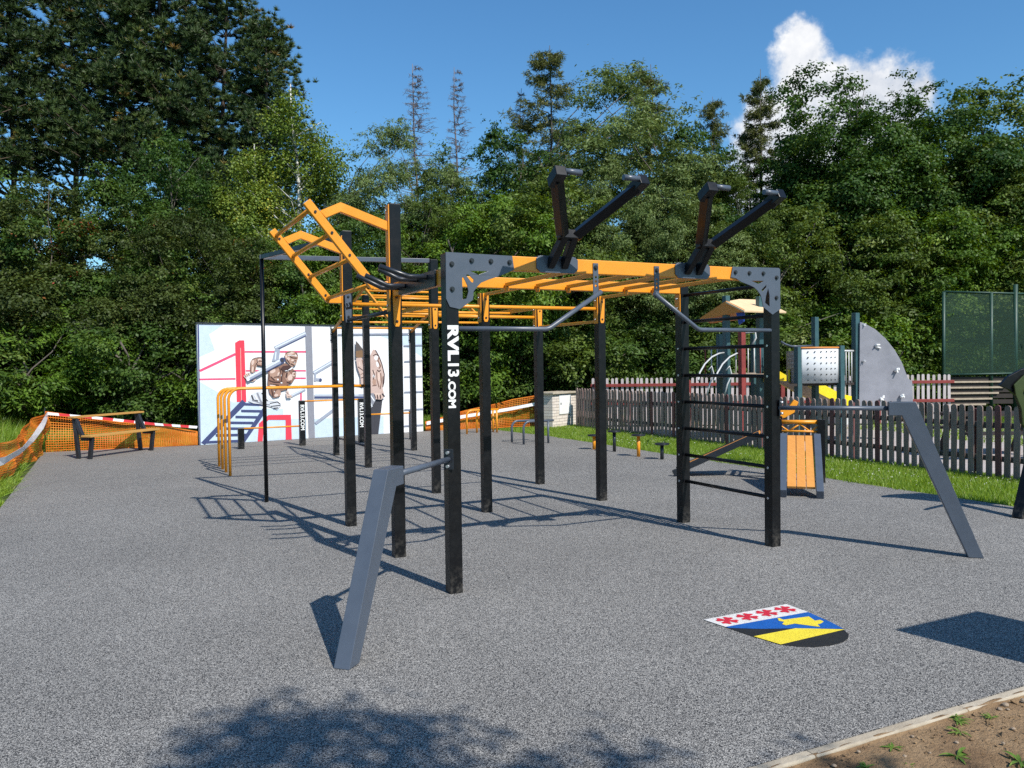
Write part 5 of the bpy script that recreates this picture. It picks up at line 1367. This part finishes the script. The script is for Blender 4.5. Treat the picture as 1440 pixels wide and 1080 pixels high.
def plant(kind, u, v_, h, label, wide=1.0, mat=None, group='trees and shrubs behind the pad', rz=None, cat=None):
    root, h0 = PROTO[kind]; s = h/h0; rz = FIX.get((kind, u), prnd.uniform(0, 6.28)) if rz is None else rz
    sc = (s*wide, s*wide, s)
    if kind not in used:
        used.add(kind); root.location = (u, v_, -.03); root.rotation_euler = (0, 0, rz); root.scale = sc; root['label'] = label; o = root
        if mat:
            for c in root.children:
                if c.name.startswith('crown'): c.material_slots[0].link = 'OBJECT'; c.material_slots[0].material = MAT[mat]
    else: o = copy_tree(root, (u, v_, -.03), rz, sc, label, None, mat)
    if mat is None:
        for c in o.children:
            if c.name.startswith('crown') and c.material_slots and c.material_slots[0].link == 'OBJECT': c.material_slots[0].link = 'DATA'
    o['group'] = group; o['category'] = cat or ('shrub' if kind[:3] in ('shr', 'low') else 'tree')
    return o
BACK = [
 ('pine_a', -5.4, 33.7, 18.7, 'tall dark pine at the far left edge with a bare trunk', .85, None),
 ('pine_a', -3.2, 35, 20, 'tall dark pine with bare trunk against the sky, second from the left edge', .85, None),
 ('pine_a', -1.3, 31.5, 19.6, 'tall dark pine, third from the left edge', .85, None),
 ('pine_b', .4, 30.0, 19.0, 'dark pine with crown reaching low, fourth from the left edge', .78, None),
 ('pine_b', 1.7, 28.0, 17.6, 'dark pine with crown reaching low, left of the last pine before the open sky', .78, None),
 ('pine_b', 3.1, 26.4, 14.6, 'dark pine whose ragged right edge meets the blue sky above the birches', .80, None),
 ('pine_a', -7.8, 31, 18, 'tall dark pine just beyond the left edge of the picture', 1.0, None),
 ('dead_a', 10.07, 28.4, 14.8, 'bare dead spruce, leftmost of the three against the sky', 1.0, None),
 ('dead_a', 11.66, 27.6, 14.6, 'bare dead spruce, middle one of the three against the sky', .8, None),
 ('dead_a', 14.1, 26.4, 13.6, 'bare dead spruce beside the tall larch', .9, None),
 ('larch_a', 14.67, 25.0, 15.1, 'tall open larch with drooping tiers standing clear against the sky', 1.0, None),
 ('larch_b', 16.7, 20.9, 13.3, 'pointed yellowish larch top rising from the silver leaved trees', 1.0, None),
 ('larch_a', 18.9, 19.6, 11.9, 'short dense larch right of the middle, below the cloud', .8, None),
 ('larch_b', 21.3, 19.5, 13.2, 'thin sparse larch in front of the white cloud', .9, None),
 ('silver_a', 6.3, 20.2, 9.4, 'silvery willow-like tree right of the birches', 1.0, None),
 ('oak_b', 9.8, 19.8, 9.6, 'dark green tree under the dead spruces', .9, None),
 ('silver_b', 7.9, 19.5, 8.0, 'low silvery tree left of the dark tree under the dead spruces', .95, None),
 ('silver_a', 14.1, 18.6, 11.7, 'tall olive silver tree in the middle of the tree line', 1.35, None),
 ('oak_b', 15.7, 17.2, 9.6, 'dark narrow tree right of the tall olive silver one', .85, None),
 ('oak_b', 18.0, 17.4, 8.2, 'dark leafy tree below the short larch', .9, None),
 ('oak_a', 22.5, 15.7, 11.9, 'large dark oak under the white cloud', .98, None),
 ('oak_a', 25.0, 15.2, 9.6, 'mid green oak right of the large dark one', 1.0, 'leaf_shrub'),
 ('oak_b', 27.4, 14.4, 11.7, 'olive green tree near the right edge of the picture', 1.15, 'leaf_olive'),
 ('oak_a', 29.5, 12.6, 11.2, 'green tree at the right edge of the picture', 1.1, 'leaf_shrub'),
 ('birch_a', 3.46, 21.0, 11.2, 'yellow green birch with a white trunk beside the pines', 1.0, None),
 ('birch_b', 1.6, 21.3, 9.1, 'small thin birch with a white trunk left of the taller birch', 1.0, None),
 ('birch_b', 4.8, 21.8, 9.6, 'yellowing birch just right of the tall white trunked birch', 1.2, None),
 ('shrub_b', -6.2, 20.2, 6.6, 'tall reddish berried shrub beyond the left edge of the net', 1.1, None),
 ('shrub_b', -3.9, 20.8, 6.7, 'tall berried shrub at the far left, below the pines', 1.05, None),
 ('shrub_a', -2.2, 20.4, 7.0, 'tall dark green shrub, left of the berried one above the bench', 1.0, None),
 ('oak_b', -.4, 22.0, 8.8, 'bushy dark tree in front of the pine trunks', .8, None),
 ('shrub_b', -.2, 18.6, 5.8, 'berried dark shrub behind the leaning bench', 1.0, None),
 ('shrub_a', 1.6, 18.4, 5.3, 'dark green shrub rising behind the left half of the mural', 1.0, None),
 ('shrub_c', 3.3, 18.4, 5.6, 'bright green shrub behind the middle of the mural', .95, None),
 ('shrub_c', 4.9, 18.4, 6.2, 'bright green shrub behind the right end of the mural', .9, 'leaf_shrub'),
 ('silver_a', 6.6, 17.6, 6.8, 'small silvery tree behind the lettered post', 1.05, 'leaf_olive'),
 ('shrub_c', 8.1, 16.6, 6.6, 'green shrub behind the orange net by the cabinet', 1.0, None),
 ('shrub_a', 9.9, 16.4, 7.2, 'tall green shrub behind the masonry cabinet', 1.0, 'leaf_olive'),
 ('silver_b', 12.0, 16.2, 8.0, 'silvery olive tree behind the left end of the picket fences', .85, None),
 ('silver_a', 13.9, 15.4, 7.6, 'silvery tree behind the far fence, left of the orange roof', 1.2, None),
 ('silver_b', 16.1, 15.3, 7.6, 'silvery olive tree directly behind the orange roof', .9, 'leaf_olive'),
 ('shrub_a', 17.7, 14.6, 6.6, 'olive shrub behind the perforated panel', 1.0, 'leaf_olive'),
 ('shrub_c', 19.3, 13.9, 6.5, 'brownish olive shrub behind the climbing wall', 1.1, 'leaf_olive'),
 ('shrub_c', 21.4, 13.0, 6.6, 'bright green walnut-like shrub left of the ball net', 1.05, None),
 ('shrub_a', 23.4, 12.9, 6.2, 'green shrub behind the ball net', 1.1, 'leaf_bright'),
 ('shrub_b', 25.4, 12.0, 7.6, 'dark shrub behind the right post of the ball net', 1.1, 'leaf_olive'),
 ('shrub_a', 27.4, 10.6, 8.4, 'tall shrub at the right edge behind the court', 1.1, None),
 ('low_a', -5.6, 17.8, 3.0, 'low dark shrub on the rough bank at the far left', 1.1, None),
 ('low_b', -3.2, 18.0, 2.9, 'low light leaved shrub behind the corner of the net', 1.1, None),
 ('low_a', -1.3, 17.6, 3.0, 'low dark shrub behind the leaning bench', 1.1, None),
 ('low_b', .6, 17.5, 3.0, 'low shrub tight behind the left end of the mural', 1.0, None),
 ('low_a', 2.6, 17.5, 3.2, 'low shrub hidden behind the middle of the mural', 1.1, None),
 ('low_b', 4.6, 17.7, 3.2, 'low shrub tight behind the right end of the mural', 1.0, 'leaf_shrub'),
 ('low_a', 6.2, 16.7, 3.1, 'low dark shrub behind the net right of the mural', 1.05, None),
 ('low_a', 8.1, 16.2, 3.2, 'low dark shrub behind the net next to the cabinet', 1.05, None),
 ('low_b', 10.0, 16.0, 3.2, 'low dark shrub behind the masonry cabinet', 1.05, 'leaf_shrub'),
 ('low_a', 11.9, 15.4, 3.2, 'low dark shrub behind the left half of the far fence', 1.1, None),
 ('low_a', 13.9, 14.6, 3.3, 'low dark shrub behind the middle of the far fence', 1.1, None),
 ('low_b', 15.9, 13.6, 3.4, 'low olive shrub behind the play tower deck', 1.1, 'leaf_olive'),
 ('low_a', 17.9, 12.8, 3.4, 'low green shrub behind the climbing wall', 1.1, 'leaf_bright'),
 ('low_b', 19.9, 13.2, 3.4, 'low green shrub left of the court boards', 1.1, None),
 ('low_a', 22.4, 13.0, 3.4, 'low dark shrub directly behind the court boards', 1.1, None),
 ('low_a', 24.9, 12.0, 3.6, 'low dark shrub behind the court boards at the right edge', 1.1, None),
]
for k in BACK: plant(*k)
# the tree behind the photographer whose crown shades the near edge of the pad
plant('shade', -1.6, -10.85, 7.0, 'leafy tree behind the photographer that shades the near edge of the pad', 1.04, None, 'tree behind the camera', rz=1.0)
for kd, (root, h0) in PROTO.items():
    if kd not in used:
        for c in list(root.children): bpy.data.objects.remove(c)
        bpy.data.objects.remove(root)
